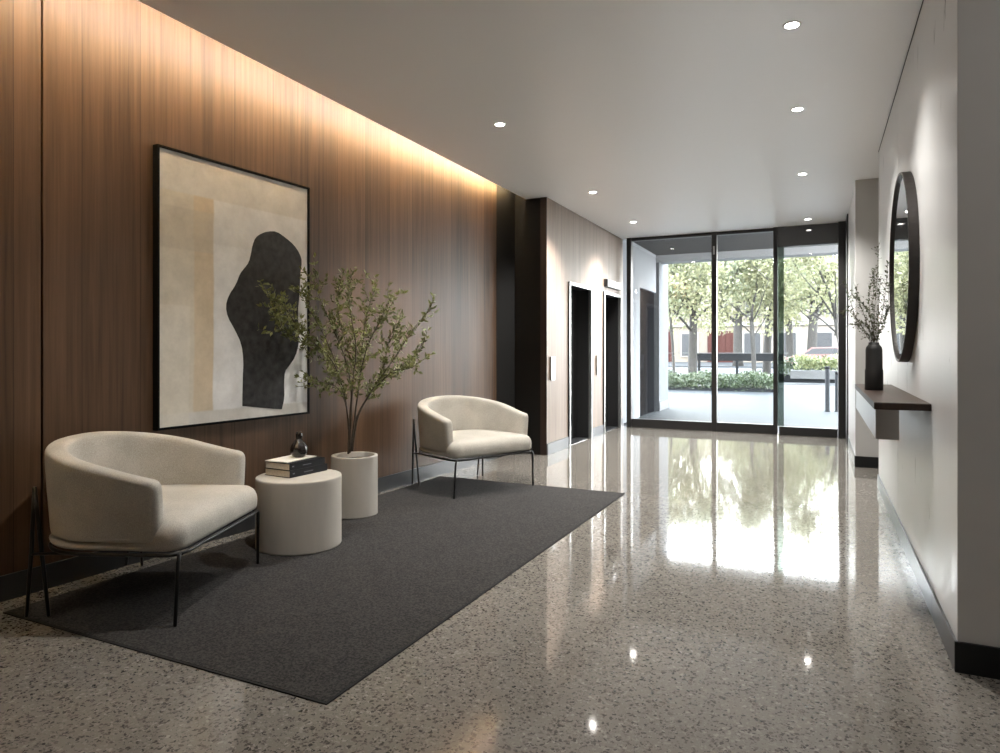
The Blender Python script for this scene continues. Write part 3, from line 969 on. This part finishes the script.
# ---------------------------------------------------------------- books
ON = lambda u, v, z: (lambda d: Vector((d.x * (z - H) / d.z, d.y * (z - H) / d.z, z)))(along(u, v, 1.0) - Vector((0, 0, H)))
near = ON(290, 478.3, TT); left = ON(266.8, 474.5, TT); right = ON(328.6, 470.0, TT)


def make_book(L, Wd, T, name='hardcover_book'):
    """spine along local x at y = 0; pages open on the other sides; y goes away from the spine"""
    r = empty(name)
    c = MB()
    c.box((0, 0.002, 0), (L, Wd, 0.003)).box((0, 0.002, T - 0.003), (L, Wd, T)).box((0, 0, 0), (L, 0.004, T), 0.0015, 2)
    c.build('cover', M['book_cover'], r)
    MB().box((0.003, 0.004, 0.003), (L - 0.003, Wd - 0.004, T - 0.003)).build('pages', M['pages'], r)
    MB().box((L * 0.07, -0.0006, T * 0.44), (L * 0.12, 0.0004, T * 0.62)).build('spine_mark', M['foil'], r)
    MB().box((L * 0.36, -0.0006, T * 0.42), (L * 0.60, 0.0004, T * 0.53)).build('spine_lettering', M['foil'], r)
    return r


sd = right - near
bang = math.atan2(sd.y, sd.x)
BL = min(sd.length, 0.30)
BW = min((left - near).length, 0.21)
bk = make_book(BL, BW, 0.042)
bk.location = near; bk.rotation_euler = (0, 0, bang)
tag(bk, 'dark hardcover book at the bottom of the stack on the side table', 'book', 'books on the side table')
bk2 = make_book(BL * 0.95, BW * 0.96, 0.040)
dirx = Vector((math.cos(bang), math.sin(bang), 0)); diry = Vector((-math.sin(bang), math.cos(bang), 0))
bk2.location = near + Vector((0, 0, 0.0422)) + diry * 0.002 - dirx * 0.001; bk2.rotation_euler = (0, 0, bang + 0.012)
tag(bk2, 'dark hardcover book lying on the other book, under the cream booklet', 'book', 'books on the side table')
mg = empty('booklet', near + Vector((0, 0, 0.0824)) + diry * 0.035 + dirx * 0.012, bang + 0.10)
mw, ml = BW * 0.80, BL * 0.86
MB().box((0, 0, 0), (ml, mw, 0.0022)).box((0, 0, 0.0042), (ml, mw, 0.0056)).build('cover', M['magazine'], mg)
MB().box((0.002, 0.002, 0.0022), (ml - 0.002, mw - 0.002, 0.0042)).build('pages', M['pages'], mg)
tag(mg, 'thin cream booklet on top of the books under the small brown vase', 'booklet')
# small gourd vase
vb = ON(299, 456.9, TT + 0.089)
vz = TT + 0.0882 - ZR + ZR
vs_ = empty('bud_vase', (vb.x, vb.y, TT + 0.0882))
prof = [(0.026, 0.0), (0.036, 0.004), (0.047, 0.020), (0.0515, 0.040), (0.050, 0.058), (0.042, 0.078), (0.029, 0.095), (0.019, 0.108), (0.0165, 0.116)]
MB().lathe(prof, seg=48, lobes=8, amp=0.018).build('body', M['brown_vase'], vs_)
prof = [(0.0165, 0.114), (0.0185, 0.122), (0.020, 0.134), (0.0185, 0.146), (0.014, 0.153), (0.0085, 0.1535), (0.0075, 0.146)]
MB().lathe(prof, seg=32).build('neck', M['brown_vase'], vs_)
tag(vs_, 'small dark brown gourd shaped vase on top of the stacked books', 'vase')

# ---------------------------------------------------------------- potted tree
pot = empty('potted_tree', (-2.938, 3.825, ZR))
PR, PH = 0.160, 0.412
prof = [(0.12, 0.0), (PR - 0.006, 0.0), (PR - 0.002, 0.001), (PR, 0.005), (PR, 0.012), (PR, PH - 0.012), (PR, PH - 0.005), (PR - 0.002, PH - 0.001), (PR - 0.006, PH), (PR - 0.016, PH), (PR - 0.022, PH), (PR - 0.026, PH - 0.004), (PR - 0.026, PH - 0.075), (0.02, PH - 0.075)]
MB().lathe(prof, seg=64).build('pot', M['pot'], pot)
mb = MB()
prof = [(PR - 0.027, PH - 0.07), (PR - 0.030, PH - 0.036), (0.08, PH - 0.028), (0.01, PH - 0.026)]
mb.lathe(prof, seg=32)
mb.build('soil', M['soil'], pot)
tag(pot, 'slender leafy tree in a pale cylindrical pot between side table and farther armchair', 'potted plant')
PBASE = Vector((-2.938, 3.825, ZR))
DEP0 = -PBASE.x * ST + PBASE.y * CT


def spline(pts, k=6):
    """Catmull-Rom through 3-D points"""
    out = []
    n = len(pts)
    for i in range(n - 1):
        p0, p1, p2, p3 = pts[max(i - 1, 0)], pts[i], pts[i + 1], pts[min(i + 2, n - 1)]
        for j in range(k):
            t = j / k
            out.append(0.5 * ((2 * p1) + (p2 - p0) * t + (2 * p0 - 5 * p1 + 4 * p2 - p3) * t * t + (3 * p1 - p0 - 3 * p2 + p3) * t ** 3))
    out.append(pts[-1])
    return out


def rnd_dir():
    while True:
        v = Vector((random.uniform(-1, 1), random.uniform(-1, 1), random.uniform(-1, 1)))
        if 0.1 < v.length < 1:
            return v.normalized()


def clamp_wall(p, off):
    lim = wall_x(p.y) + off
    if p.x < lim:
        p = Vector((lim + random.uniform(0, 0.01), p.y, p.z))
    return p


def grow_plant():
    stems = [
        ([(333, 730), (334, 640), (325, 540), (300, 440), (262, 365), (205, 315), (150, 272), (105, 235), (55, 222)], -0.10),
        ([(334, 725), (338, 610), (344, 490), (325, 385), (290, 290), (250, 200), (215, 115), (213, 60)], 0.16),
        ([(338, 725), (344, 560), (352, 440), (362, 330), (345, 220), (335, 130), (345, 58)], -0.22),
        ([(343, 720), (358, 590), (375, 460), (385, 340), (395, 250), (415, 160), (440, 85)], 0.18),
        ([(348, 720), (368, 595), (408, 515), (450, 450), (520, 350), (570, 270), (640, 185)], -0.12),
        ([(345, 715), (366, 590), (430, 485), (490, 432), (560, 385), (628, 295)], 0.20),
        ([(338, 640), (322, 540), (285, 475), (215, 462), (145, 440)], -0.22),
        ([(318, 500), (290, 400), (245, 290), (195, 200), (170, 135), (150, 110)], -0.05),
        ([(376, 440), (400, 340), (440, 250), (470, 190), (495, 135)], -0.25),
        ([(352, 440), (330, 330), (300, 230), (290, 150), (300, 90)], 0.22),
        ([(450, 450), (475, 360), (490, 290), (525, 235)], 0.10),
        ([(200, 312), (150, 310), (110, 280), (75, 250)], -0.28),
        ([(150, 272), (110, 200), (75, 165), (50, 150)], -0.12),
        ([(430, 485), (500, 420), (560, 410), (625, 370)], -0.15),
    ]
    wood_mb, leaf_mb = MB(), MB()

    def leaves(path, dens, ln):
        for i in range(len(path) - 1):
            a, b = path[i], path[i + 1]
            seg = (b - a)
            m = max(1, int(round(seg.length * dens + random.random() - 0.5)))
            for _ in range(m):
                p = a + seg * random.random()
                d = (seg.normalized() * 0.55 + rnd_dir() * 0.9 + Vector((0, 0, 0.15)))
                l = ln * random.uniform(0.65, 1.25)
                tip = p + d.normalized() * l
                if tip.x < wall_x(tip.y) + 0.05:
                    d.x = abs(d.x)
                leaf_mb.leaf(p, d, rnd_dir(), l, l * random.uniform(0.38, 0.5))

    for pts, off in stems:
        P = []
        n = len(pts)
        for i, (px, py) in enumerate(pts):
            t = max(0.0, (730 - py) / 650.0)
            u, v = 260 + px / 3.767, 260 + py / 3.767
            dep = DEP0 + off * min(1, t * 1.4) * (1 if i else 0.2)
            rx = ((u - CX) / F) * CT - ST
            dep = min(dep, 3.14 / abs(rx))
            P.append(along(u, v, dep))
        S = spline(P, 5)
        top = len(S)
        r0 = 0.0075 if pts[0][1] > 650 else 0.0045
        wood_mb.tube(S, [max(0.0012, r0 * (1 - 0.85 * i / top)) for i in range(top)], 6)
        # side twigs
        zlow = 0.80
        for i in range(2, top - 1):
            p = S[i]
            if p.z < zlow + 0.0 or random.random() < 0.22:
                continue
            d = (S[i + 1] - S[i]).normalized()
            for _ in range(1 if random.random() < 0.6 else 2):
                q = (d * 0.75 + rnd_dir() * 0.85 + Vector((0, 0, 0.15))).normalized()
                L = random.uniform(0.07, 0.17)
                tw = [p, clamp_wall(p + q * L * 0.5 + rnd_dir() * 0.008, 0.06), clamp_wall(p + q * L + rnd_dir() * 0.015 + Vector((0, 0, 0.012)), 0.06)]
                wood_mb.tube(tw, [0.0016, 0.0012, 0.0008], 4)
                leaves(tw, 88, 0.036)
        leaves([s for s in S if s.z > zlow][::2], 80, 0.036)
        e = S[-1]
        for _ in range(3):
            leaf_mb.leaf(e, (S[-1] - S[-2]).normalized() + rnd_dir() * 0.6, rnd_dir(), 0.032, 0.014)
    for mbb in (wood_mb, leaf_mb):
        mbb.v = [tuple(Vector(p) - PBASE) for p in mbb.v]
    wood_mb.build('stems', M['bark'], pot)
    o = leaf_mb.build('foliage', M['leaf'], pot)
    o['kind'] = 'stuff'


grow_plant()

# ---------------------------------------------------------------- console shelf
cs = empty('console_shelf', (XR, 3.505, 0.912))
CW, CL = 0.223, 1.855
MB().box((-CW, 0, -0.032), (-0.0005, CL, 0), 0.0015, 1).build('shelf_board', M['shelf_wood'], cs)
MB().box((-CW + 0.006, 0.004, -0.168), (-CW + 0.100, CL - 0.01, -0.0322), 0.0015, 1).build('steel_apron', M['polished'], cs)
tag(cs, 'dark walnut wall shelf with a polished steel apron mounted on the pale right wall', 'console shelf')

# black vase with twigs
VB = Vector((0.290, 4.582, 0.912))
bv = empty('twig_vase', VB)
prof = [(0.046, 0.0), (0.049, 0.003), (0.0485, 0.118), (0.0455, 0.126), (0.0445, 0.240), (0.041, 0.256), (0.033, 0.266), (0.029, 0.271), (0.029, 0.283), (0.025, 0.284), (0.023, 0.270), (0.02, 0.24)]
MB().lathe(prof, seg=48).build('vase', M['black_vase'], bv)
tag(bv, 'matte black bottle vase of thin leafy twigs on the wall shelf', 'vase')
VD = -VB.x * ST + VB.y * CT
tw_w, tw_l = MB(), MB()
twigs = [
    ([(187, 500), (150, 440), (105, 375), (72, 290), (48, 195)], 0.05),
    ([(187, 500), (140, 435), (95, 360), (52, 330), (35, 345)], -0.06),
    ([(186, 500), (160, 420), (125, 320), (105, 255), (95, 225)], 0.08),
    ([(188, 500), (172, 390), (160, 290), (172, 200), (188, 135)], -0.05),
    ([(189, 500), (185, 400), (190, 270), (200, 150), (204, 30)], 0.06),
    ([(190, 500), (205, 420), (225, 330), (240, 220), (248, 110)], -0.08),
    ([(191, 500), (215, 420), (240, 350), (250, 300), (252, 205)], 0.05),
    ([(188, 500), (178, 410), (150, 330), (120, 290), (80, 260)], -0.10),
    ([(189, 500), (195, 410), (205, 330), (210, 240), (215, 185)], 0.10),
    ([(187, 500), (165, 430), (130, 390), (110, 400), (85, 395)], 0.03),
    ([(190, 500), (210, 440), (232, 395), (245, 340), (255, 320)], -0.03),
    ([(188, 500), (182, 380), (178, 280), (186, 210), (183, 150)], 0.02),
]
for pts, off in twigs:
    P = []
    for i, (px, py) in enumerate(pts):
        u, v = 835 + px / 4.706, 240 + py / 4.706
        p = along(u, v, VD + off * i / 4.0)
        if i == 0:
            p = Vector((VB.x + random.uniform(-.008, .008), VB.y + random.uniform(-.008, .008), VB.z + 0.255))
        if p.x > 0.385:
            p.x = 0.385
        P.append(p)
    S = spline(P, 6)
    tw_w.tube(S, [0.0018 - 0.0011 * i / len(S) for i in range(len(S))], 5)
    for i in range(4, len(S)):
        d = (S[i] - S[i - 1]).normalized()
        for _ in range(4):
            q = d * 0.6 + rnd_dir() * 0.8
            p = S[i - 1] + (S[i] - S[i - 1]) * random.random()
            if random.random() < 0.35:
                e = p + q.normalized() * random.uniform(0.015, 0.04)
                if e.x > 0.39:
                    continue
                tw_w.tube([p, e], [0.0008, 0.0006], 4)
                tw_l.leaf(e, q + rnd_dir() * 0.4, rnd_dir(), random.uniform(0.010, 0.017), 0.007)
            else:
                if q.x > 0.6:
                    q.x *= -1
                tw_l.leaf(p, q, rnd_dir(), random.uniform(0.013, 0.023), 0.009)
for mbb in (tw_w, tw_l):
    mbb.v = [tuple(Vector(p) - VB) for p in mbb.v]
tw_w.build('twigs', M['bark'], bv)
o = tw_l.build('leaves', M['twig_leaf'], bv)
o['kind'] = 'stuff'

# ---------------------------------------------------------------- round mirror
mr = empty('round_mirror', (XR, 4.42, 1.612))
mr.rotation_euler = (0, -PI / 2, 0)       # local z points away from the wall
MR = 0.530
prof = [(MR - 0.016, 0.001), (MR, 0.001), (MR, 0.045), (MR - 0.002, 0.047), (MR - 0.014, 0.047), (MR - 0.016, 0.045)]
vs, fs = [], []
SG = 96
for r_, z_ in prof:
    for k in range(SG):
        a = 2 * PI * k / SG
        vs.append((r_ * math.cos(a), r_ * math.sin(a), z_))
for i in range(len(prof)):
    j = (i + 1) % len(prof)
    for k in range(SG):
        l = (k + 1) % SG
        fs.append((i * SG + k, i * SG + l, j * SG + l, j * SG + k))
MB().add(vs, fs, False).build('frame', M['bronze'], mr)
MB().lathe([(MR - 0.018, 0.004), (MR - 0.018, 0.034)], seg=96, smooth=False).build('mirror_glass', M['mirror'], mr)
tag(mr, 'large round wall mirror with a deep dark bronze rim above the shelf', 'mirror')

# ---------------------------------------------------------------- lift buttons and indicator
for k, (y, lab) in enumerate(((7.02, 'steel elevator call panel on the wood wall near the dark corner'), (8.72, 'steel elevator call panel between the two elevator doorways'))):
    r = empty('mounted_call_panel', (XE, y, 0.815))
    MB().box((0.0005, -0.055, 0), (0.022, 0.055, 0.262), 0.002, 1).build('plate', M['steel'], r)
    for q, zb in enumerate((0.095, 0.165)):
        mb = MB().lathe([(0.014, 0.0), (0.014, 0.003), (0.011, 0.004)], seg=20)
        mb.v = [(0.022 + p[2], p[0], zb + p[1]) for p in mb.v]
        mb.build('button', M['button'], r)
    MB().box((0.022, -0.03, 0.012), (0.0232, 0.03, 0.030)).build('key_slot', M['button'], r)
    tag(r, lab, 'call panel', 'elevator call panels')
r = empty('floor_indicator', (XE, 9.05, 2.025))
MB().box((0.0005, -0.02, 0), (0.055, 0.66, 0.105), 0.002, 1).build('housing', M['black_metal'], r)
MB().box((0.0555, 0.0, 0.008), (0.058, 0.64, 0.097)).build('display', M['display'], r)
MB().box((0.0582, 0.26, 0.026), (0.0592, 0.38, 0.082)).build('lit_symbol', M['lit'], r)
tag(r, 'elevator floor indicator box with a lit white symbol above the farther elevator', 'floor indicator')

# ---------------------------------------------------------------- the street outside
struct('ground_paving', MB().box((-30, YS + 0.05, -0.2), (30, 24.5, -0.005)), M['paving'])
struct('ground_road', MB().box((-60, 24.5, -0.3), (60, 50, -0.08)), M['asphalt'])
struct('ground_far', MB().box((-60, 50, -0.3), (60, 75, 0.0)), M['paving'])
rl = MB()
for y in (27.5, 33.0, 38.5, 45.0):
    rl.box((-60, y, -0.08), (60, y + (0.9 if y in (33.0, 45.0) else 0.3), -0.076))
o = rl.build('ground_road_marking', M['white_line']); o['kind'] = 'structure'
struct('ground_kerb', MB().box((-60, 24.5, -0.2), (60, 24.8, 0.02)), M['stone_pale'])

# porch
pc = sroot('wall_porch', (0, 0, 0))
MB().box((-3.1, YS + 0.06, 0), (-2.78, 11.45, 3.1)).box((-3.1, 11.45, 2.22), (-2.78, 12.70, 3.1)).build('cladding', M['porch_white'], pc)
MB().box((-3.1, 12.78, 0.0), (-2.74, 13.62, 3.1)).build('pilaster', M['porch_pilaster'], pc)
MB().box((-2.739, 12.80, 0.0), (-2.728, 13.62, 0.16)).build('plinth', M['base_steel'], pc)
MB().box((-3.1, 11.45, 0.0), (-2.82, 12.70, 2.22)).build('doorway', M['porch_door'], pc)
struct('roof_porch', MB().box((-4.0, YS + 0.05, 2.93), (3.5, 13.1, 3.15)), M['porch_grey'])
struct('beam_porch', MB().box((-4.0, 12.75, 2.80), (3.5, 13.1, 2.93)), M['fascia'])


def leafy_box(mb, x0, x1, y0, y1, z0, z1, n, ln, wob=0.12):
    for _ in range(n):
        x = random.uniform(x0, x1); y = random.uniform(y0, y1)
        zt = z1 + wob * (math.sin(x * 5.1) * 0.4 + random.uniform(-0.6, 0.6)) - 0.3 * abs((y - (y0 + y1) / 2) / (y1 - y0)) * (z1 - z0)
        z = z0 + (zt - z0) * random.random() ** 0.6
        d = rnd_dir() + Vector((0, 0, 0.9))
        mb.leaf(Vector((x, y, z)), d, rnd_dir(), ln * random.uniform(0.6, 1.3), ln * 0.4)


hd = empty('hedge', (-4.5, 20.3, 0))
mb = MB()
leafy_box(mb, -4.2, 3.42, -0.60, 0.55, 0.0, 0.44, 16000, 0.095, 0.14)
o = mb.build('foliage', M['hedge'], hd); o['kind'] = 'stuff'
MB().box((-4.2, -0.45, -0.01), (3.4, 0.45, 0.08)).build('bed_edging', M['rail_grey'], hd)
tag(hd, 'low clipped green hedge across the paving behind the storefront glass', 'hedge')

pl = empty('planter_bench', (-0.95, 26.0, 0))
MB().box((0.0, 0, 0.13), (6.4, 0.9, 0.42), 0.01, 1).build('stone_wall', M['stone_pale'], pl)
MB().box((0.12, 0.10, 0.0), (6.3, 0.8, 0.13)).build('recessed_base', M['rail_grey'], pl)
mb = MB(); leafy_box(mb, 0.15, 3.0, 0.15, 0.75, 0.42, 0.86, 1600, 0.16, 0.1)
o = mb.build('shrubs', M['hedge_light'], pl); o['kind'] = 'stuff'
tag(pl, 'low pale stone planter of light green shrubs, seen through the glass door', 'planter')
hd2 = empty('dark_hedge', (0.2, 28.0, -0.08))
mb = MB(); leafy_box(mb, -1.8, 2.6, -0.4, 0.4, 0.0, 0.95, 2600, 0.16, 0.1)
o = mb.build('foliage', M['hedge'], hd2); o['kind'] = 'stuff'
MB().box((-1.8, -0.3, -0.02), (2.6, 0.3, 0.3)).build('bed_edging', M['rail_grey'], hd2)
tag(hd2, 'dark green hedge strip behind the light shrubs of the stone planter', 'hedge')

for k, (x, y, lab) in enumerate(((0.125, 14.1, 'thick grey bollard on the paving, left one of the pair by the glass door'), (0.285, 14.15, 'grey bollard at the right edge of the glass door, behind the thicker one'))):
    r = empty('bollard', (x, y, -0.005))
    rad = 0.040 if k == 0 else 0.032
    hh = 0.85 if k == 0 else 0.75
    MB().lathe([(rad + 0.012, 0), (rad + 0.012, 0.012), (rad, 0.014), (rad, hh - 0.05)], seg=24).build('post', M['bollard'], r)
    MB().lathe([(rad, hh - 0.05), (rad, hh - 0.006), (rad - 0.006, hh), (0.001, hh)], seg=24).build('cap', M['bollard'], r)
    tag(r, lab, 'bollard', 'bollards outside the door')

gr = empty('street_barrier', (-4.05, 24.2, 0))
MB().box((0.0, -0.04, 0.78), (2.95, 0.04, 1.03), 0.01, 1).build('board', M['rail_grey'], gr)
MB().box((-1.2, -0.03, 1.035), (3.1, 0.03, 1.06)).build('top_rail', M['stone_pale'], gr)
for x in (0.25, 1.5, 2.75):
    MB().box((x - 0.04, -0.035, -0.005), (x + 0.04, 0.035, 0.79)).build('post', M['rail_grey'], gr)
tag(gr, 'grey horizontal board barrier on posts by the road beyond the hedge', 'barrier')


# trees
def make_tree(name, u, y, hgt, rad, crown_r, nleaf, leafmat, seed, lean=0.0, fork=0.45, lsz=1.0, lab=''):
    rnd = random.Random(seed)
    x = ((u - CX) / F * CT - ST) / ((u - CX) / F * ST + CT) * y
    r = empty(name, (x, y, -0.02))
    wmb, lmb = MB(), MB()
    fz = hgt * fork
    tips = []

    def rd():
        while True:
            v = Vector((rnd.uniform(-1, 1), rnd.uniform(-1, 1), rnd.uniform(-1, 1)))
            if 0.1 < v.length < 1:
                return v.normalized()

    def branch(p, d, L, rr, lev):
        n = 5
        P = [p]
        q = p
        dd = d
        for i in range(n):
            dd = (dd + rd() * 0.16 + Vector((0, 0, 0.05))).normalized()
            q = q + dd * L / n
            P.append(q)
        wmb.tube(P, [rr * (1 - 0.55 * i / n) for i in range(n + 1)], 6)
        if lev == 0:
            tips.extend(P[2:])
            return
        m = 3 if lev == 2 else 3
        for i in range(m):
            st = P[rnd.choice((2, 3, 4, 5)) if i else 5]
            nd = (dd * 0.7 + rd() * 0.85 + Vector((0, 0, 0.08))).normalized()
            branch(st, nd, L * rnd.uniform(0.55, 0.8), rr * 0.48, lev - 1)
        tips.extend(P[3:])

    top = Vector((lean, 0, fz))
    wmb.tube([(0, 0, 0), (lean * 0.2, 0, fz * 0.15), (lean * 0.5, 0.02, fz * 0.55), top], [rad * 1.25, rad, rad * 0.92, rad * 0.8], 10)
    m = 5
    for i in range(m):
        a = 2 * PI * i / m + rnd.uniform(-0.4, 0.4)
        d = Vector((math.cos(a) * 0.75, math.sin(a) * 0.75, rnd.uniform(0.5, 1.0))).normalized()
        branch(top - Vector((0, 0, rnd.uniform(0, 0.3) * fz)), d, hgt * 0.30, rad * 0.30, 2)
    branch(top, Vector((lean * 0.3, 0, 1)).normalized(), hgt * 0.30, rad * 0.6, 2)
    tips2 = tips
    for _ in range(nleaf):
        t = rnd.choice(tips2)
        p = t + rd() * crown_r * rnd.random() ** 0.7
        if p.z < 1.7:
            continue
        d = rd() + Vector((0, 0, -0.3))
        l = rnd.uniform(0.09, 0.16) * lsz
        lmb.leaf(p, d, rd(), l, l * 0.62)
    wmb.build('trunk', M['tree_bark'], r)
    o = lmb.build('crown', leafmat, r)
    o['kind'] = 'stuff'
    tag(r, lab, 'tree', 'street trees beyond the storefront')
    return r


make_tree('street_tree', 692, 22.6, 5.2, 0.15, 0.62, 4400, M['tree_leaf2'], 3, 0.05, 0.46, lab='thick trunked street tree beyond the hedge in the left glass pane')
make_tree('street_tree', 675, 22.0, 4.6, 0.045, 0.5, 3500, M['tree_leaf'], 9, -0.15, 0.5, lab='slender sapling left of the thick trunked tree in the left pane')
make_tree('street_tree', 755, 22.4, 5.0, 0.075, 0.62, 4000, M['tree_leaf'], 17, -0.1, 0.42, lab='thin forked street tree in the middle pane beyond the hedge')
make_tree('street_tree', 766, 25.6, 5.4, 0.15, 0.6, 3600, M['tree_leaf2'], 23, 0.1, 0.46, lab='stout tree just right of the thin forked tree, behind the barrier')
make_tree('street_tree', 738, 51.5, 8.6, 0.33, 1.0, 5000, M['tree_leaf'], 31, 0.0, 0.46, 2.0, lab='tree across the road in the middle pane before the red shopfront')
make_tree('street_tree', 811, 51.0, 9.0, 0.34, 1.0, 5500, M['tree_leaf'], 37, 0.2, 0.46, 2.0, lab='tree across the road above the pale shrubs in the right pane')
make_tree('street_tree', 791, 51.8, 8.2, 0.28, 1.0, 5000, M['tree_leaf'], 41, -0.2, 0.46, 2.0, lab='tree across the road at the left of the right pane')
make_tree('street_tree', 848, 23.0, 5.2, 0.10, 0.6, 5000, M['tree_leaf'], 47, -0.35, 0.44, lab='tree at the right edge of the glass door, branches leaning in')
make_tree('street_tree', 655, 53.0, 8.6, 0.3, 1.0, 5000, M['tree_leaf2'], 53, 0.0, 0.44, 2.0, lab='tree across the road left of the thick trunk')


# far houses
def make_house(x0, x1, y, z1, mat, lab, red=False, seed=1):
    rnd = random.Random(seed)
    r = empty('town_house', ((x0 + x1) / 2, y, 0))
    W = (x1 - x0) / 2
    MB().box((-W, 0, 0), (W, 6, z1)).build('wall', mat, r)
    MB().box((-W, -0.25, z1 - 0.5), (W, 0, z1), 0.03, 1).build('cornice', M['stone_trim'], r)
    MB().box((-W, -0.18, 3.35), (W, 0, 3.7), 0.03, 1).build('string_course', M['stone_trim'], r)
    nb = max(2, int(round(2 * W / 2.6)))
    for i in range(nb):
        cx = -W + (i + 0.5) * 2 * W / nb
        for f in range(1, int(z1 // 3.4)):
            zz = 3.4 * f + 0.9
            fo = MB().box((cx - 0.68, -0.10, zz - 0.12), (cx + 0.68, -0.001, zz + 1.92)).build('window', M['stone_trim'], r)
            MB().box((cx - 0.55, -0.14, zz), (cx + 0.55, -0.101, zz + 1.8)).build('pane', M['window_dark'], fo)
        if red and i % 2 == 0:
            do = MB().box((cx - 1.15, -0.12, 0.0), (cx + 1.15, -0.001, 2.9)).build('red_door', M['red_paint'], r)
            d2 = MB()
            for q in range(4):
                d2.box((cx - 1.05 + q * 0.53, -0.16, 0.2), (cx - 1.05 + q * 0.53 + 0.42, -0.121, 2.6))
            d2.build('door_panels', M['red_paint'], do)
        else:
            fo = MB().box((cx - 0.85, -0.10, 0.5), (cx + 0.85, -0.001, 2.85)).build('window', M['stone_trim'], r)
            MB().box((cx - 0.7, -0.14, 0.6), (cx + 0.7, -0.101, 2.7)).build('pane', M['window_dark'], fo)
    tag(r, lab, 'building')


make_house(-15.5, -4.2, 66, 9.4, M['facade'], 'cream town house with red ground floor doors across the road', True, 3)
make_house(-4.1, 7.5, 66, 8.8, M['facade2'], 'white town house across the road in the right glass pane', False, 4)

# parked car
car = empty('parked_car', (0.2, 46.5, -0.08))
prof = [(-2.1, 0.35), (-2.12, 0.75), (-1.5, 0.92), (-1.25, 0.95), (-0.65, 1.40), (0.75, 1.42), (1.45, 0.98), (2.05, 0.86), (2.12, 0.5), (2.05, 0.32)]
n = len(prof)
mb = MB().add([(x, -0.82, z) for x, z in prof] + [(x, 0.82, z) for x, z in prof], [tuple(range(n)), tuple(range(n, 2 * n))[::-1]] + [(i, n + i, n + (i + 1) % n, (i + 1) % n) for i in range(n)])
mb.build('body', M['car_red'], car)
wi = [(-1.12, 0.97), (-0.60, 1.33), (0.70, 1.35), (1.25, 1.0)]
MB().add([(x, -0.835, z) for x, z in wi] + [(x, -0.815, z) for x, z in wi], [(0, 1, 2, 3), (7, 6, 5, 4), (0, 4, 5, 1), (1, 5, 6, 2), (2, 6, 7, 3), (3, 7, 4, 0)]).build('window', M['window_dark'], car)
for x in (-1.35, 1.35):
    for y in (-0.82, 0.66):
        w_ = MB().lathe([(0.30, 0.0), (0.32, 0.02), (0.32, 0.16), (0.30, 0.18)], seg=20)
        w_.v = [(x + p[0], y - 0.02 + p[2], 0.32 + p[1]) for p in w_.v]
        w_.build('wheel', M['tyre'], car)
tag(car, 'red car parked across the road, seen low through the glass door', 'car')

# ---------------------------------------------------------------- light
wld = bpy.data.worlds.new('overcast_sky')
SC.world = wld
wld.use_nodes = True
nt = wld.node_tree
bg = nt.nodes['Background']
tc = nt.nodes.new('ShaderNodeTexCoord')
sp = nt.nodes.new('ShaderNodeSeparateXYZ')
nt.links.new(tc.outputs['Generated'], sp.inputs[0])
rp = nt.nodes.new('ShaderNodeValToRGB')
rp.color_ramp.elements[0].position = 0.0
rp.color_ramp.elements[0].color = (1.0, 0.99, 0.97, 1)
rp.color_ramp.elements[1].position = 0.7
rp.color_ramp.elements[1].color = (0.80, 0.90, 1.0, 1)
nt.links.new(sp.outputs['Z'], rp.inputs['Fac'])
nt.links.new(rp.outputs['Color'], bg.inputs['Color'])
bg.inputs['Strength'].default_value = 21.0

sun = bpy.data.lights.new('sun', 'SUN')
sun.energy = 1.5
sun.angle = math.radians(12)
sun.color = (1.0, 0.96, 0.9)
so = bpy.data.objects.new('sun', sun)
so.rotation_euler = (math.radians(48), 0, math.radians(112))
COL.objects.link(so)

SC.view_settings.view_transform = 'Standard'
SC.view_settings.look = 'None'
SC.view_settings.gamma = 1.0
SC.view_settings.use_curve_mapping = False
SC.view_settings.exposure = 0.55
cy = SC.cycles
cy.use_denoising = True
cy.max_bounces = 10
cy.diffuse_bounces = 7
cy.glossy_bounces = 4
cy.transparent_max_bounces = 12
cy.sample_clamp_indirect = 8.0
cy.caustics_reflective = True
cy.blur_glossy = 1.0
cy.caustics_refractive = False
